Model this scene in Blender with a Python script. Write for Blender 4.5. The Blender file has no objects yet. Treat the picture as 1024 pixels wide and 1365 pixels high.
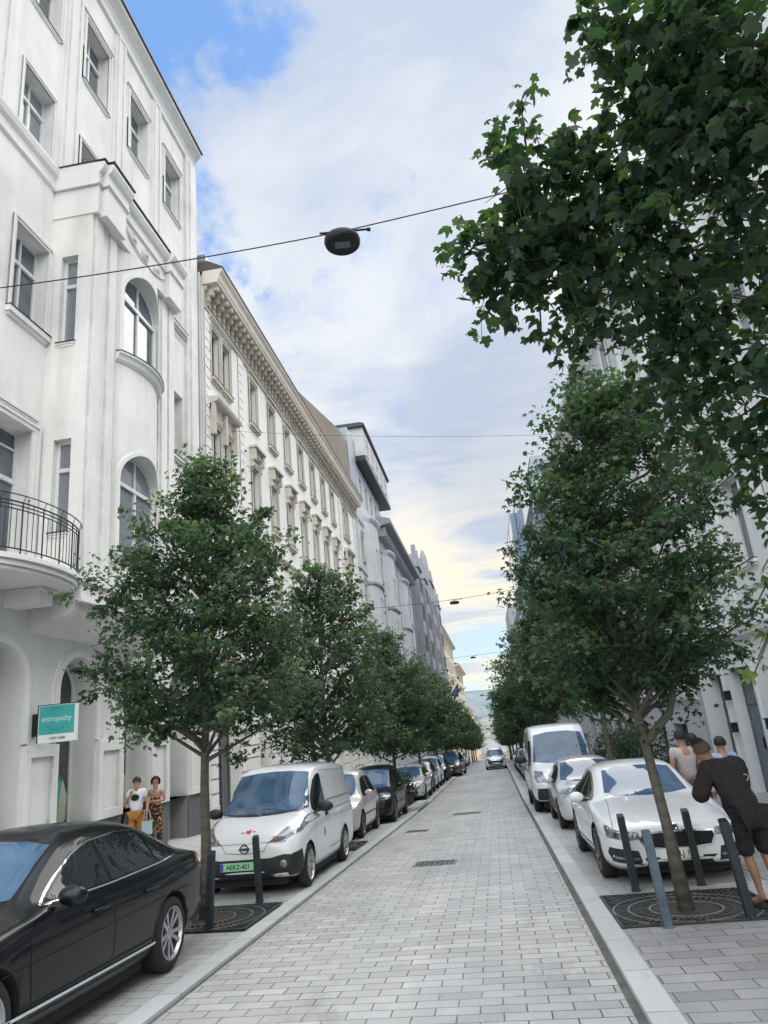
import bpy, bmesh, math, random
import numpy as np
from math import sin, cos, pi, radians, sqrt, atan2, atan
from mathutils import Vector, Matrix, Euler
from mathutils.bvhtree import BVHTree
from mathutils.geometry import delaunay_2d_cdt

random.seed(7); RNG = np.random.default_rng(7)
SC = bpy.context.scene
COL = SC.collection

# ------------------------------------------------------------------ tagging
def tag(o, label=None, cat=None, group=None, kind=None):
    if label: o['label'] = label
    if cat: o['category'] = cat
    if group: o['group'] = group
    if kind: o['kind'] = kind
    return o

def empty(name, loc=(0, 0, 0), rot=(0, 0, 0), parent=None):
    o = bpy.data.objects.new(name, None); COL.objects.link(o)
    o.location = loc; o.rotation_euler = rot
    if parent: o.parent = parent
    o.empty_display_size = 0.1
    return o

def link_mesh(name, me, parent=None, loc=None, rot=None):
    o = bpy.data.objects.new(name, me); COL.objects.link(o)
    if parent: o.parent = parent
    if loc is not None: o.location = loc
    if rot is not None: o.rotation_euler = rot
    return o

def copy_tree(o, parent=None):
    c = o.copy(); COL.objects.link(c)
    if parent: c.parent = parent
    for ch in list(o.children): copy_tree(ch, c)
    return c

# ------------------------------------------------------------------ street profile
_GP = [(-60, 3.0), (0, 0), (30, -1.5), (58, -2.5), (80, -3.5), (150, -7.2), (300, -16), (700, -42)]
def gz(y):
    for (a, za), (b, zb) in zip(_GP, _GP[1:]):
        if y <= b or b == 700: return za + (zb - za) * (y - a) / (b - a)
def gslope(y): return (gz(y + .5) - gz(y - .5))

# ------------------------------------------------------------------ mesh builder
class MB:
    def __init__(s): s.v = []; s.f = []; s.m = []
    def add(s, vs, fs, mi=0):
        n = len(s.v); s.v += [tuple(v) for v in vs]
        s.f += [tuple(i + n for i in f) for f in fs]; s.m += [mi] * len(fs)
    def box(s, x0, x1, y0, y1, z0, z1, M=None, mi=0):
        vs = [(x, y, z) for x in (x0, x1) for y in (y0, y1) for z in (z0, z1)]
        if M is not None: vs = [M @ Vector(v) for v in vs]
        s.add(vs, [(0, 1, 3, 2), (4, 6, 7, 5), (0, 4, 5, 1), (2, 3, 7, 6), (0, 2, 6, 4), (1, 5, 7, 3)], mi)
    def tube(s, pts, rad, n=8, cap=True, mi=0):
        pts = [Vector(p) for p in pts]
        if not hasattr(rad, '__len__'): rad = [rad] * len(pts)
        rings = []; prev = None
        for i, p in enumerate(pts):
            t = (pts[min(i + 1, len(pts) - 1)] - pts[max(i - 1, 0)])
            if t.length < 1e-9: t = Vector((0, 0, 1))
            t.normalize()
            if prev is None:
                a = Vector((0, 0, 1)) if abs(t.z) < .9 else Vector((1, 0, 0))
                u = t.cross(a).normalized()
            else:
                u = (prev - t * prev.dot(t)).normalized()
            prev = u; w = t.cross(u)
            rings.append([p + (u * cos(2 * pi * k / n) + w * sin(2 * pi * k / n)) * rad[i] for k in range(n)])
        vs = [v for r in rings for v in r]; fs = []
        for i in range(len(rings) - 1):
            for k in range(n):
                a = i * n + k; b = i * n + (k + 1) % n
                fs.append((a, b, b + n, a + n))
        if cap:
            fs.append(tuple(range(n - 1, -1, -1))); fs.append(tuple((len(rings) - 1) * n + k for k in range(n)))
        s.add(vs, fs, mi)
    def lathe(s, prof, n=24, M=None, mi=0, close=False):
        # prof: (r, h) around local Z
        vs = []; fs = []
        for r, h in prof:
            for k in range(n):
                v = Vector((r * cos(2 * pi * k / n), r * sin(2 * pi * k / n), h))
                vs.append(M @ v if M is not None else v)
        for i in range(len(prof) - 1):
            for k in range(n):
                a = i * n + k; b = i * n + (k + 1) % n
                fs.append((a, b, b + n, a + n))
        if close:
            fs.append(tuple(range(n))); fs.append(tuple((len(prof) - 1) * n + k for k in range(n)))
        s.add(vs, fs, mi)
    def mesh(s, name, mats, smooth=False):
        me = bpy.data.meshes.new(name)
        me.from_pydata(s.v, [], s.f); me.update()
        if not isinstance(mats, (list, tuple)): mats = [mats]
        for m in mats: me.materials.append(m)
        if len(mats) > 1: me.polygons.foreach_set('material_index', s.m)
        if smooth: me.polygons.foreach_set('use_smooth', [True] * len(me.polygons))
        bm = bmesh.new(); bm.from_mesh(me); bmesh.ops.recalc_face_normals(bm, faces=bm.faces); bm.to_mesh(me); bm.free()
        return me
    def obj(s, name, mats, parent=None, loc=None, rot=None, smooth=False, bevel=0):
        o = link_mesh(name, s.mesh(name, mats, smooth), parent, loc, rot)
        if bevel:
            b = o.modifiers.new('bevel', 'BEVEL'); b.width = bevel; b.segments = 2; b.limit_method = 'ANGLE'
        return o

# ------------------------------------------------------------------ materials
def nm(name):
    m = bpy.data.materials.new(name); m.use_nodes = True
    nt = m.node_tree; nt.nodes.clear()
    out = nt.nodes.new('ShaderNodeOutputMaterial'); p = nt.nodes.new('ShaderNodeBsdfPrincipled')
    nt.links.new(p.outputs[0], out.inputs[0])
    return m, nt, p, out
def N(nt, t, **k):
    n = nt.nodes.new(t)
    for a, b in k.items(): setattr(n, a, b)
    return n
def ramp(nt, src, stops):
    r = N(nt, 'ShaderNodeValToRGB'); e = r.color_ramp.elements
    while len(e) < len(stops): e.new(.5)
    for i, (p, c) in enumerate(stops):
        e[i].position = p; e[i].color = (c[0], c[1], c[2], 1) if hasattr(c, '__len__') else (c, c, c, 1)
    nt.links.new(src, r.inputs[0]); return r
def noise(nt, vec, scale, detail=4, rough=.55):
    n = N(nt, 'ShaderNodeTexNoise'); n.inputs['Scale'].default_value = scale
    n.inputs['Detail'].default_value = detail; n.inputs['Roughness'].default_value = rough
    if vec is not None: nt.links.new(vec, n.inputs['Vector'])
    return n
def mixc(nt, fac, a, b, mode='MIX'):
    m = N(nt, 'ShaderNodeMix', data_type='RGBA', blend_type=mode)
    for i, s in ((0, fac), (6, a), (7, b)):
        if isinstance(s, (int, float)): m.inputs[i].default_value = s
        elif isinstance(s, (tuple, list)): m.inputs[i].default_value = (s[0], s[1], s[2], 1)
        else: nt.links.new(s, m.inputs[i])
    return m.outputs[2]
def math_(nt, op, a, b=0.0, c=None):
    m = N(nt, 'ShaderNodeMath', operation=op)
    for i, s in enumerate((a, b) if c is None else (a, b, c)):
        if isinstance(s, (int, float)): m.inputs[i].default_value = s
        else: nt.links.new(s, m.inputs[i])
    return m.outputs[0]
def mapping(nt, vec, scale=(1, 1, 1), rot=(0, 0, 0), loc=(0, 0, 0)):
    m = N(nt, 'ShaderNodeMapping'); m.inputs['Scale'].default_value = scale
    m.inputs['Rotation'].default_value = rot; m.inputs['Location'].default_value = loc
    nt.links.new(vec, m.inputs['Vector']); return m.outputs[0]
def bump(nt, h, p, strength=.3, dist=.01):
    b = N(nt, 'ShaderNodeBump'); b.inputs['Strength'].default_value = strength; b.inputs['Distance'].default_value = dist
    nt.links.new(h, b.inputs['Height']); nt.links.new(b.outputs[0], p.inputs['Normal']); return b

def simple(name, col, rough=.5, metal=0, var=.12, scale=6, spec=None, coat=0, bmp=0, ior=None):
    m, nt, p, out = nm(name)
    tc = N(nt, 'ShaderNodeTexCoord'); n = noise(nt, tc.outputs['Object'], scale)
    a = tuple(c * (1 - var) for c in col); b = tuple(min(1, c * (1 + var)) for c in col)
    r = ramp(nt, n.outputs[0], [(.3, a), (.7, b)]); nt.links.new(r.outputs[0], p.inputs['Base Color'])
    p.inputs['Roughness'].default_value = rough; p.inputs['Metallic'].default_value = metal
    if ior: p.inputs['IOR'].default_value = ior
    if coat: p.inputs['Coat Weight'].default_value = coat; p.inputs['Coat Roughness'].default_value = .03
    if bmp:
        n2 = noise(nt, tc.outputs['Object'], scale * 8, 5); bump(nt, n2.outputs[0], p, bmp, .01)
    return m

def plaster(name, col, dirt=(.25, .24, .22), amount=.5, streak=.5, rough=.85, scale=1.0, crease_tint=True):
    m, nt, p, out = nm(name)
    g = N(nt, 'ShaderNodeNewGeometry'); pos = g.outputs['Position']
    n1 = noise(nt, pos, .55 * scale, 6, .6); n2 = noise(nt, mapping(nt, pos, (1.6, 1.6, .12)), 1.5 * scale, 5, .6)
    n3 = noise(nt, pos, 9 * scale, 4, .6)
    f1 = ramp(nt, n1.outputs[0], [(.42, 0), (.72, 1)]).outputs[0]
    f2 = ramp(nt, n2.outputs[0], [(.48, 0), (.75, 1)]).outputs[0]
    f = math_(nt, 'ADD', math_(nt, 'MULTIPLY', f1, amount * .35), math_(nt, 'MULTIPLY', f2, streak * .3))
    c = mixc(nt, f, col, dirt)
    c = mixc(nt, math_(nt, 'MULTIPLY', ramp(nt, n3.outputs[0], [(.4, 0), (.7, 1)]).outputs[0], .07), c, dirt)
    if crease_tint:
        ao = N(nt, 'ShaderNodeAmbientOcclusion', samples=4, only_local=True); ao.inputs['Distance'].default_value = .35  # corners and recesses blend towards a darker tone, broken up by noise
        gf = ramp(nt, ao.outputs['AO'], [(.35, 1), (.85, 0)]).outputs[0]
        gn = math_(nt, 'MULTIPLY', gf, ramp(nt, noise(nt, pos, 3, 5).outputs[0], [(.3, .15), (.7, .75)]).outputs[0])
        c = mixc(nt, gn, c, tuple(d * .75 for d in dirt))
    nt.links.new(c, p.inputs['Base Color']); p.inputs['Roughness'].default_value = rough
    n4 = noise(nt, pos, 22, 6, .7)
    bump(nt, math_(nt, 'ADD', n4.outputs[0], math_(nt, 'MULTIPLY', n1.outputs[0], 2.)), p, .22, .012)
    return m

def paving(name, ca, cb, joint, bw, rh, mort, rot=0, stain=(.2, .2, .2), rough=.7, streak=True, offs=.5):
    m, nt, p, out = nm(name)
    g = N(nt, 'ShaderNodeNewGeometry'); pos = g.outputs['Position']
    vec = mapping(nt, pos, rot=(0, 0, rot))
    wob = noise(nt, pos, 2.2, 3); 
    va = N(nt, 'ShaderNodeVectorMath', operation='MULTIPLY_ADD'); nt.links.new(wob.outputs['Color'], va.inputs[0])
    va.inputs[1].default_value = (.03, .03, 0); nt.links.new(vec, va.inputs[2])
    b = N(nt, 'ShaderNodeTexBrick'); b.offset = offs; b.inputs['Scale'].default_value = 1
    b.inputs['Brick Width'].default_value = bw; b.inputs['Row Height'].default_value = rh
    b.inputs['Mortar Size'].default_value = mort; b.inputs['Mortar Smooth'].default_value = .35; b.inputs['Bias'].default_value = 0
    b.inputs['Color1'].default_value = (0, 0, 0, 1); b.inputs['Color2'].default_value = (1, 1, 1, 1); b.inputs['Mortar'].default_value = (.5, .5, .5, 1)
    nt.links.new(va.outputs[0], b.inputs['Vector'])
    c = mixc(nt, b.outputs['Color'], ca, cb)
    n1 = noise(nt, mapping(nt, pos, (1, .35, 1)), .8, 6, .6); n2 = noise(nt, pos, 35, 5, .7); n3 = noise(nt, mapping(nt, pos, (1.4, .06, 1)), 1.2, 4)
    c = mixc(nt, math_(nt, 'MULTIPLY', ramp(nt, n1.outputs[0], [(.42, 0), (.75, 1)]).outputs[0], .55), c, stain)
    if streak: c = mixc(nt, math_(nt, 'MULTIPLY', ramp(nt, n3.outputs[0], [(.4, 0), (.7, 1)]).outputs[0], .35), c, stain)
    c = mixc(nt, .35, c, n2.outputs['Color'], 'OVERLAY')
    hs = N(nt, 'ShaderNodeHueSaturation'); hs.inputs['Saturation'].default_value = .45; nt.links.new(c, hs.inputs['Color']); c = hs.outputs[0]
    vo = N(nt, 'ShaderNodeTexVoronoi'); vo.inputs['Scale'].default_value = 2.6; nt.links.new(pos, vo.inputs['Vector'])
    sz_ = N(nt, 'ShaderNodeSeparateColor'); nt.links.new(vo.outputs['Color'], sz_.inputs[0])
    thr = math_(nt, 'MULTIPLY', sz_.outputs[0], .085)
    spot = math_(nt, 'MULTIPLY', math_(nt, 'LESS_THAN', vo.outputs['Distance'], thr), math_(nt, 'GREATER_THAN', sz_.outputs[1], .45))
    c = mixc(nt, math_(nt, 'MULTIPLY', spot, .45), c, (.10, .10, .095))
    oil = noise(nt, mapping(nt, pos, (1.2, .5, 1), loc=(5, 1, 0)), 1.1, 7, .7)
    c = mixc(nt, math_(nt, 'MULTIPLY', ramp(nt, oil.outputs[0], [(.58, 0), (.72, 1)]).outputs[0], .4), c, (.12, .12, .115))
    jn = noise(nt, pos, 1.6, 3)
    jf = math_(nt, 'MULTIPLY', b.outputs['Fac'], ramp(nt, jn.outputs[0], [(.3, .45), (.6, 1)]).outputs[0])
    c = mixc(nt, jf, c, joint)
    nt.links.new(c, p.inputs['Base Color'])
    rr = ramp(nt, n1.outputs[0], [(.3, rough - .17), (.7, rough + .1)]); nt.links.new(rr.outputs[0], p.inputs['Roughness'])
    h = math_(nt, 'SUBTRACT', math_(nt, 'MULTIPLY', n2.outputs[0], .25), b.outputs['Fac'])
    h = math_(nt, 'ADD', h, math_(nt, 'MULTIPLY', b.outputs['Color'], .25))
    bump(nt, h, p, .6, .012)
    return m

def glass(name, col=(.03, .04, .045), rough=.04, ior=1.7, curtain=None):
    m, nt, p, out = nm(name)
    tc = N(nt, 'ShaderNodeTexCoord'); oi = N(nt, 'ShaderNodeObjectInfo')
    n = noise(nt, tc.outputs['Object'], 1.3, 3)
    c = mixc(nt, ramp(nt, n.outputs[0], [(.35, 0), (.65, 1)]).outputs[0], col, tuple(x * 1.9 for x in col))
    if curtain:
        w = N(nt, 'ShaderNodeTexWave'); w.inputs['Scale'].default_value = 5; w.inputs['Distortion'].default_value = 2
        nt.links.new(tc.outputs['Object'], w.inputs['Vector'])
        cc = mixc(nt, w.outputs['Fac'], tuple(x * .8 for x in curtain), curtain)
        c = mixc(nt, ramp(nt, oi.outputs['Random'], [(.45, 0), (.5, .8)]).outputs[0], c, cc)
    nt.links.new(c, p.inputs['Base Color'])
    p.inputs['Roughness'].default_value = rough; p.inputs['IOR'].default_value = ior
    n2 = noise(nt, tc.outputs['Object'], 1.1, 2); bump(nt, n2.outputs[0], p, .08, .03)
    return m

def carpaint(name, col, rough=.35, coat=1., metal=0, dirty=.12):
    m, nt, p, out = nm(name)
    tc = N(nt, 'ShaderNodeTexCoord'); n = noise(nt, tc.outputs['Object'], 2.5, 6, .65)
    sz = N(nt, 'ShaderNodeSeparateXYZ'); nt.links.new(tc.outputs['Object'], sz.inputs[0])
    low = ramp(nt, sz.outputs[2], [(.15, 1), (.6, 0)]).outputs[0]
    f = math_(nt, 'MULTIPLY', ramp(nt, n.outputs[0], [(.35, .2), (.7, 1)]).outputs[0], math_(nt, 'ADD', math_(nt, 'MULTIPLY', low, dirty * 2.2), dirty * .5))
    c = mixc(nt, f, col, (.16, .15, .13)); nt.links.new(c, p.inputs['Base Color'])
    p.inputs['Roughness'].default_value = rough; p.inputs['Metallic'].default_value = metal
    p.inputs['Coat Weight'].default_value = coat; p.inputs['Coat Roughness'].default_value = .04
    if coat < 1: p.inputs['IOR'].default_value = 1.25
    return m

def leafmat(name, dark, mid, light, trans=.3):
    m, nt, p, out = nm(name)
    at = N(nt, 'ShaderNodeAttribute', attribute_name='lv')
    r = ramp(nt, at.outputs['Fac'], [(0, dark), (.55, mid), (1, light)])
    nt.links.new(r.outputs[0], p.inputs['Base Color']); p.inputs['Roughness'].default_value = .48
    p.inputs['IOR'].default_value = 1.4
    t = N(nt, 'ShaderNodeBsdfTranslucent'); tcx = mixc(nt, 1.0, r.outputs[0], (1.6, 2.0, .6), 'MULTIPLY')
    nt.links.new(tcx, t.inputs['Color'])
    ms = N(nt, 'ShaderNodeMixShader'); ms.inputs[0].default_value = trans
    nt.links.new(p.outputs[0], ms.inputs[1]); nt.links.new(t.outputs[0], ms.inputs[2]); nt.links.new(ms.outputs[0], out.inputs[0])
    return m

def bark(name, a=(.045, .04, .036), b=(.14, .12, .10)):
    m, nt, p, out = nm(name)
    tc = N(nt, 'ShaderNodeTexCoord'); v = mapping(nt, tc.outputs['Object'], (9, 9, 1.6))
    n = noise(nt, v, 2.2, 6, .7); n2 = noise(nt, tc.outputs['Object'], 1.8, 4)
    w = N(nt, 'ShaderNodeTexWave'); w.bands_direction = 'Z'; w.inputs['Scale'].default_value = 2.2; w.inputs['Distortion'].default_value = 6; w.inputs['Detail'].default_value = 3
    nt.links.new(tc.outputs['Object'], w.inputs['Vector'])
    c = mixc(nt, n.outputs[0], a, b); c = mixc(nt, ramp(nt, n2.outputs[0], [(.4, 0), (.65, .6)]).outputs[0], c, (.11, .115, .09))
    c = mixc(nt, math_(nt, 'MULTIPLY', ramp(nt, w.outputs['Fac'], [(0, 1), (.25, 0)]).outputs[0], .25), c, tuple(x * .5 for x in a))
    nt.links.new(c, p.inputs['Base Color']); p.inputs['Roughness'].default_value = .9
    bump(nt, math_(nt, 'ADD', n.outputs[0], math_(nt, 'MULTIPLY', w.outputs['Fac'], .4)), p, .9, .02)
    return m

M = {}
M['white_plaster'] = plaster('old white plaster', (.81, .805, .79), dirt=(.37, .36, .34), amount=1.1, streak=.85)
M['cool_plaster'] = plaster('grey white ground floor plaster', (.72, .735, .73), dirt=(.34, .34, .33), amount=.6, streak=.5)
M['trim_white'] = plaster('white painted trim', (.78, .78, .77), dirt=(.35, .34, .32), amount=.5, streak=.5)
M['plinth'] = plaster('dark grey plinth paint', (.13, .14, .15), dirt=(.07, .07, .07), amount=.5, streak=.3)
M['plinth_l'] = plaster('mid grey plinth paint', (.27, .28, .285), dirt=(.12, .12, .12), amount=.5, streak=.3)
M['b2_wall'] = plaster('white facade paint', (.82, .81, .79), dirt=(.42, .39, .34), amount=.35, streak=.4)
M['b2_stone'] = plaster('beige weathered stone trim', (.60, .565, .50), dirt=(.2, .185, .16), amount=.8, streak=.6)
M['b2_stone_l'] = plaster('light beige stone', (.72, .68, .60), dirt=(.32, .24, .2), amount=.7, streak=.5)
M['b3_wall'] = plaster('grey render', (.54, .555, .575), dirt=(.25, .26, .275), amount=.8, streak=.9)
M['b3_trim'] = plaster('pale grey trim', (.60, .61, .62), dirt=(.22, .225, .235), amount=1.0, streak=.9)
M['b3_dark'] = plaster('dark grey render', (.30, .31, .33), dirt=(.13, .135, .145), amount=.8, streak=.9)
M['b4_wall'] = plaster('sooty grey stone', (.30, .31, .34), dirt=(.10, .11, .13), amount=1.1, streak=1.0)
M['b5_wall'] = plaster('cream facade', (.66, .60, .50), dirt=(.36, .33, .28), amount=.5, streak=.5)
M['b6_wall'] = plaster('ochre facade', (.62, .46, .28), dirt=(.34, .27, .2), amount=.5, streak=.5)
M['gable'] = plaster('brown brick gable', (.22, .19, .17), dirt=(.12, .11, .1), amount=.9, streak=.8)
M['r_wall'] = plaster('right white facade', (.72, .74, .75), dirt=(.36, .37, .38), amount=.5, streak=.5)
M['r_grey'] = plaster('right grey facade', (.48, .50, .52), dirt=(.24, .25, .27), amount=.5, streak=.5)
M['roof'] = simple('roof tile', (.10, .085, .08), .8, bmp=.5)
M['sheet'] = simple('grey roof sheet', (.23, .27, .32), .45, metal=.4, bmp=.1)
M['dark_metal'] = simple('dark sheet metal', (.035, .035, .04), .5, metal=.3)
M['iron'] = simple('wrought iron', (.022, .024, .03), .5, metal=.5, bmp=.2)
M['frame_white'] = simple('window frame paint', (.66, .68, .70), .45, var=.06)
M['frame_dark'] = simple('dark window frame', (.10, .095, .09), .5)
M['glass'] = glass('window glass', (.07, .085, .10), curtain=(.26, .29, .32))
M['glass_d'] = glass('dark window glass', (.028, .034, .036), rough=.07)
M['glass_blue'] = glass('blue curtain wall glass', (.05, .16, .38), rough=.05, ior=2.0)
M['carglass'] = glass('car side glass', (.010, .013, .015), rough=.02, ior=1.4)
M['screen'] = glass('windscreen glass', (.03, .065, .115), rough=.015, ior=1.52)
M['door_grey'] = simple('grey blue door paint', (.13, .165, .20), .55, var=.2, bmp=.1)
M['white_car'] = carpaint('white car paint', (.74, .76, .78), dirty=.1)
M['black_car'] = carpaint('black car paint', (.003, .004, .006), rough=.4, coat=.45, dirty=.015)
M['silver_car'] = carpaint('silver car paint', (.62, .64, .66), rough=.32, metal=.3)
M['silver2_car'] = carpaint('pale gold silver car paint', (.62, .62, .58), rough=.35, metal=.25)
M['navy_car'] = carpaint('dark blue car paint', (.015, .02, .04), rough=.3, dirty=.05)
M['red_car'] = carpaint('dark red car paint', (.12, .015, .015), rough=.3)
M['grey_car'] = carpaint('grey car paint', (.12, .13, .14), rough=.3, metal=.4)
M['black_plastic'] = simple('black bumper plastic', (.014, .015, .017), .55, bmp=.1)
M['rubber'] = simple('tyre rubber', (.016, .016, .017), .85, bmp=.2)
M['alloy'] = simple('alloy rim', (.42, .43, .45), .28, metal=.85)
M['alloy_dark'] = simple('dark alloy rim', (.12, .12, .13), .35, metal=.8)
M['chrome'] = simple('chrome trim', (.72, .74, .76), .12, metal=1, var=.03)
M['lamp_clear'] = simple('headlamp lens', (.16, .17, .185), .14, metal=.1, coat=1, var=.5, scale=22)
M['lamp_dark'] = simple('smoked headlamp lens', (.05, .06, .07), .06, coat=1, var=.6, scale=22)
M['lamp_lit'] = simple('headlamp reflector', (.42, .44, .47), .3, metal=.3, var=.3, scale=18)
M['amber'] = simple('amber indicator lens', (.5, .18, .12), .2, coat=1)
M['plate_white'] = simple('number plate white', (.75, .76, .74), .4, var=.03)
M['plate_green'] = simple('number plate green', (.28, .62, .34), .4, var=.03)
M['plate_blue'] = simple('number plate blue band', (.02, .06, .35), .4)
M['ink'] = simple('black lettering', (.012, .012, .014), .5)
M['red_ink'] = simple('red sticker', (.62, .03, .03), .4)
M['seam'] = simple('panel gap', (.008, .008, .01), .8)
M['seam_l'] = simple('panel gap on light paint', (.13, .135, .14), .8)
M['teal'] = simple('teal sign face', (.06, .40, .39), .35, var=.04)
M['sign_white'] = simple('white sign face', (.78, .82, .84), .35, var=.03)
M['sign_ink'] = simple('dark teal lettering', (.015, .12, .13), .5)
M['sign_lite'] = simple('pale lettering', (.45, .72, .74), .5)
M['bollard'] = simple('bollard grey blue paint', (.016, .023, .030), .55, metal=.1, var=.3, bmp=.25)
M['bollard_l'] = simple('faded bollard paint', (.07, .10, .13), .6, metal=.1, var=.3, bmp=.25)
M['cast'] = simple('cast iron grate', (.04, .044, .048), .55, metal=.4, var=.4, bmp=.3)
M['cast_l'] = simple('worn cast iron rim', (.17, .18, .18), .5, metal=.4, var=.35, bmp=.3)
M['soil'] = simple('tree pit soil', (.055, .045, .035), .95, var=.4, scale=14, bmp=.9)
M['leaf_dry'] = leafmat('dry fallen leaf', (.10, .07, .03), (.20, .15, .05), (.32, .26, .10), .1)
M['bark'] = bark('bark')
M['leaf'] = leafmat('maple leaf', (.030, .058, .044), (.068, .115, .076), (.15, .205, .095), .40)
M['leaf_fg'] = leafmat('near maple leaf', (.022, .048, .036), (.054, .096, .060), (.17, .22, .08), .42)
M['leaf_y'] = leafmat('yellow green maple leaf', (.05, .085, .02), (.12, .16, .035), (.24, .26, .05), .4)  # yellow-green leaf colour
M['skin'] = simple('skin', (.42, .24, .17), .5, var=.08)
M['skin_tan'] = simple('tanned skin', (.25, .135, .085), .5, var=.1)
M['hair'] = simple('dark hair', (.015, .011, .009), .6, var=.4, scale=40, bmp=.6)
M['hair_shave'] = simple('cropped hair', (.075, .05, .036), .8, var=.2, scale=60, bmp=.3)
M['cloth_white'] = simple('white cotton', (.68, .70, .78), .85, bmp=.2)
M['cloth_black'] = simple('black cotton', (.010, .010, .013), .9, bmp=.2)
M['cloth_hood'] = simple('dark brown grey hooded top', (.017, .013, .014), .9, var=.25, bmp=.25)
M['cloth_orange'] = simple('mustard shorts', (.34, .16, .03), .85, bmp=.2)
M['cloth_bag'] = simple('dark blue rucksack', (.05, .07, .10), .8, bmp=.3)
M['cloth_pink'] = simple('pale shirt', (.50, .44, .43), .85, bmp=.2)
M['cloth_blue'] = simple('pale blue shirt', (.35, .42, .62), .85, bmp=.2)
M['denim'] = simple('denim', (.05, .07, .12), .85, bmp=.2)
M['cap'] = simple('maroon cap', (.06, .02, .025), .8)
M['tote'] = simple('pale blue tote bag', (.34, .48, .54), .8)
M['flag'] = simple('blue flag cloth', (.04, .05, .32), .8)
M['concrete'] = simple('planter concrete', (.40, .41, .41), .85, bmp=.3)
M['terra'] = simple('brown planter', (.10, .07, .055), .8, bmp=.2)
def printed_fabric():
    m, nt, p, out = nm('brown leaf print fabric')
    tc = N(nt, 'ShaderNodeTexCoord'); n = noise(nt, tc.outputs['Object'], 13, 2, .4)
    r = ramp(nt, n.outputs[0], [(.42, (.03, .017, .01)), (.5, (.22, .09, .03)), (.58, (.46, .33, .18))]); r.color_ramp.interpolation = 'CONSTANT'
    nt.links.new(r.outputs[0], p.inputs['Base Color']); p.inputs['Roughness'].default_value = .85
    return m
M['print'] = printed_fabric()
M['road'] = paving('road block paving', (.355, .35, .338), (.485, .478, .46), (.08, .078, .073), .34, .17, .0065, stain=(.24, .255, .265))
M['park'] = paving('parking bay paving', (.36, .37, .37), (.46, .465, .46), (.09, .09, .09), .40, .20, .006, stain=(.24, .24, .235))
M['walk_l'] = paving('left pavement slabs', (.44, .43, .40), (.54, .53, .50), (.14, .135, .13), .60, .30, .006, stain=(.32, .30, .28))
M['walk_r'] = paving('right pavement blocks', (.25, .25, .262), (.36, .355, .36), (.06, .06, .065), .42, .21, .006, stain=(.145, .14, .15))
M['kerb'] = paving('granite kerb', (.42, .45, .45), (.52, .54, .54), (.12, .12, .12), 10., .95, .006, stain=(.25, .28, .27), streak=False)
M['ground'] = simple('ground earth', (.14, .14, .12), .95, var=.3, scale=.02)
M['gutter'] = simple('gutter dirt', (.10, .10, .095), .9, var=.35, scale=5)

# ------------------------------------------------------------------ setting
def strip_mesh(name, x0, x1, lift0, lift1, mat, ys, side=None, sub=1):
    mb = MB(); n = len(ys)
    xs = [x0 + (x1 - x0) * i / sub for i in range(sub + 1)]
    for y in ys:
        for i, x in enumerate(xs): mb.v.append((x, y, gz(y) + lift0 + (lift1 - lift0) * i / sub))
    k = sub + 1
    for j in range(n - 1):
        for i in range(sub):
            a = j * k + i; mb.f.append((a, a + 1, a + k + 1, a + k)); mb.m.append(0)
    if side:   # vertical drop on one edge
        for xe, l in side:
            b = len(mb.v)
            for y in ys: mb.v += [(xe, y, gz(y) + l), (xe, y, gz(y) - .12)]
            for j in range(n - 1):
                a = b + 2 * j; mb.f.append((a, a + 1, a + 3, a + 2)); mb.m.append(0)
    o = mb.obj(name, mat); tag(o, kind='structure'); return o
YS = [-25, -12, 0, 10, 20, 30, 38, 46, 58, 68, 80, 100, 150, 220, 300, 420]
KL, KR, KW = -2.98, .78, .22
strip_mesh('road', KL - .02, KR + .02, 0, 0, M['road'], YS)
strip_mesh('kerb_left', KL - KW, KL, .035, .035, M['kerb'], YS, side=[(KL, .035), (KL - KW, .035)])
strip_mesh('kerb_right', KR, KR + KW, .045, .045, M['kerb'], YS, side=[(KR, .045), (KR + KW, .045)])
strip_mesh('gutter_right', KR - .07, KR, .004, .004, M['gutter'], YS)
strip_mesh('gutter_left', KL, KL + .03, .004, .004, M['gutter'], YS)
strip_mesh('parking_bays_left', -5.45, KL - KW, .05, .028, M['park'], YS)
strip_mesh('pavement_left', -9.6, -5.45, .17, .06, M['walk_l'], YS, side=[(-5.45, .06)])
strip_mesh('parking_bays_right', KR + KW, 3.05, .035, .05, M['park'], [8.0, 10, 20, 30, 38, 46, 58, 68, 80, 100, 150, 220, 300, 420])
strip_mesh('pavement_corner_right', KR + KW, 3.05, .039, .054, M['walk_r'], [-25, -12, 0, 8.0])
strip_mesh('pavement_right', 3.05, 7.4, .06, .12, M['walk_r'], YS, side=[(3.05, .06)])
mb = MB()
gxs = [-3000, -600, -120, -9.5, 7.3, 120, 600, 3000]; gys = [-800, -60, 0, 30, 58, 80, 150, 300, 420, 900, 4000]
for y in gys:
    for x in gxs: mb.v.append((x, y, (gz(y) if y < 420 else gz(420)) - .15))
for j in range(len(gys) - 1):
    for i in range(len(gxs) - 1):
        a = j * len(gxs) + i; mb.f.append((a, a + 1, a + len(gxs) + 1, a + len(gxs))); mb.m.append(0)
tag(mb.obj('ground', M['ground']), kind='structure')

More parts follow.
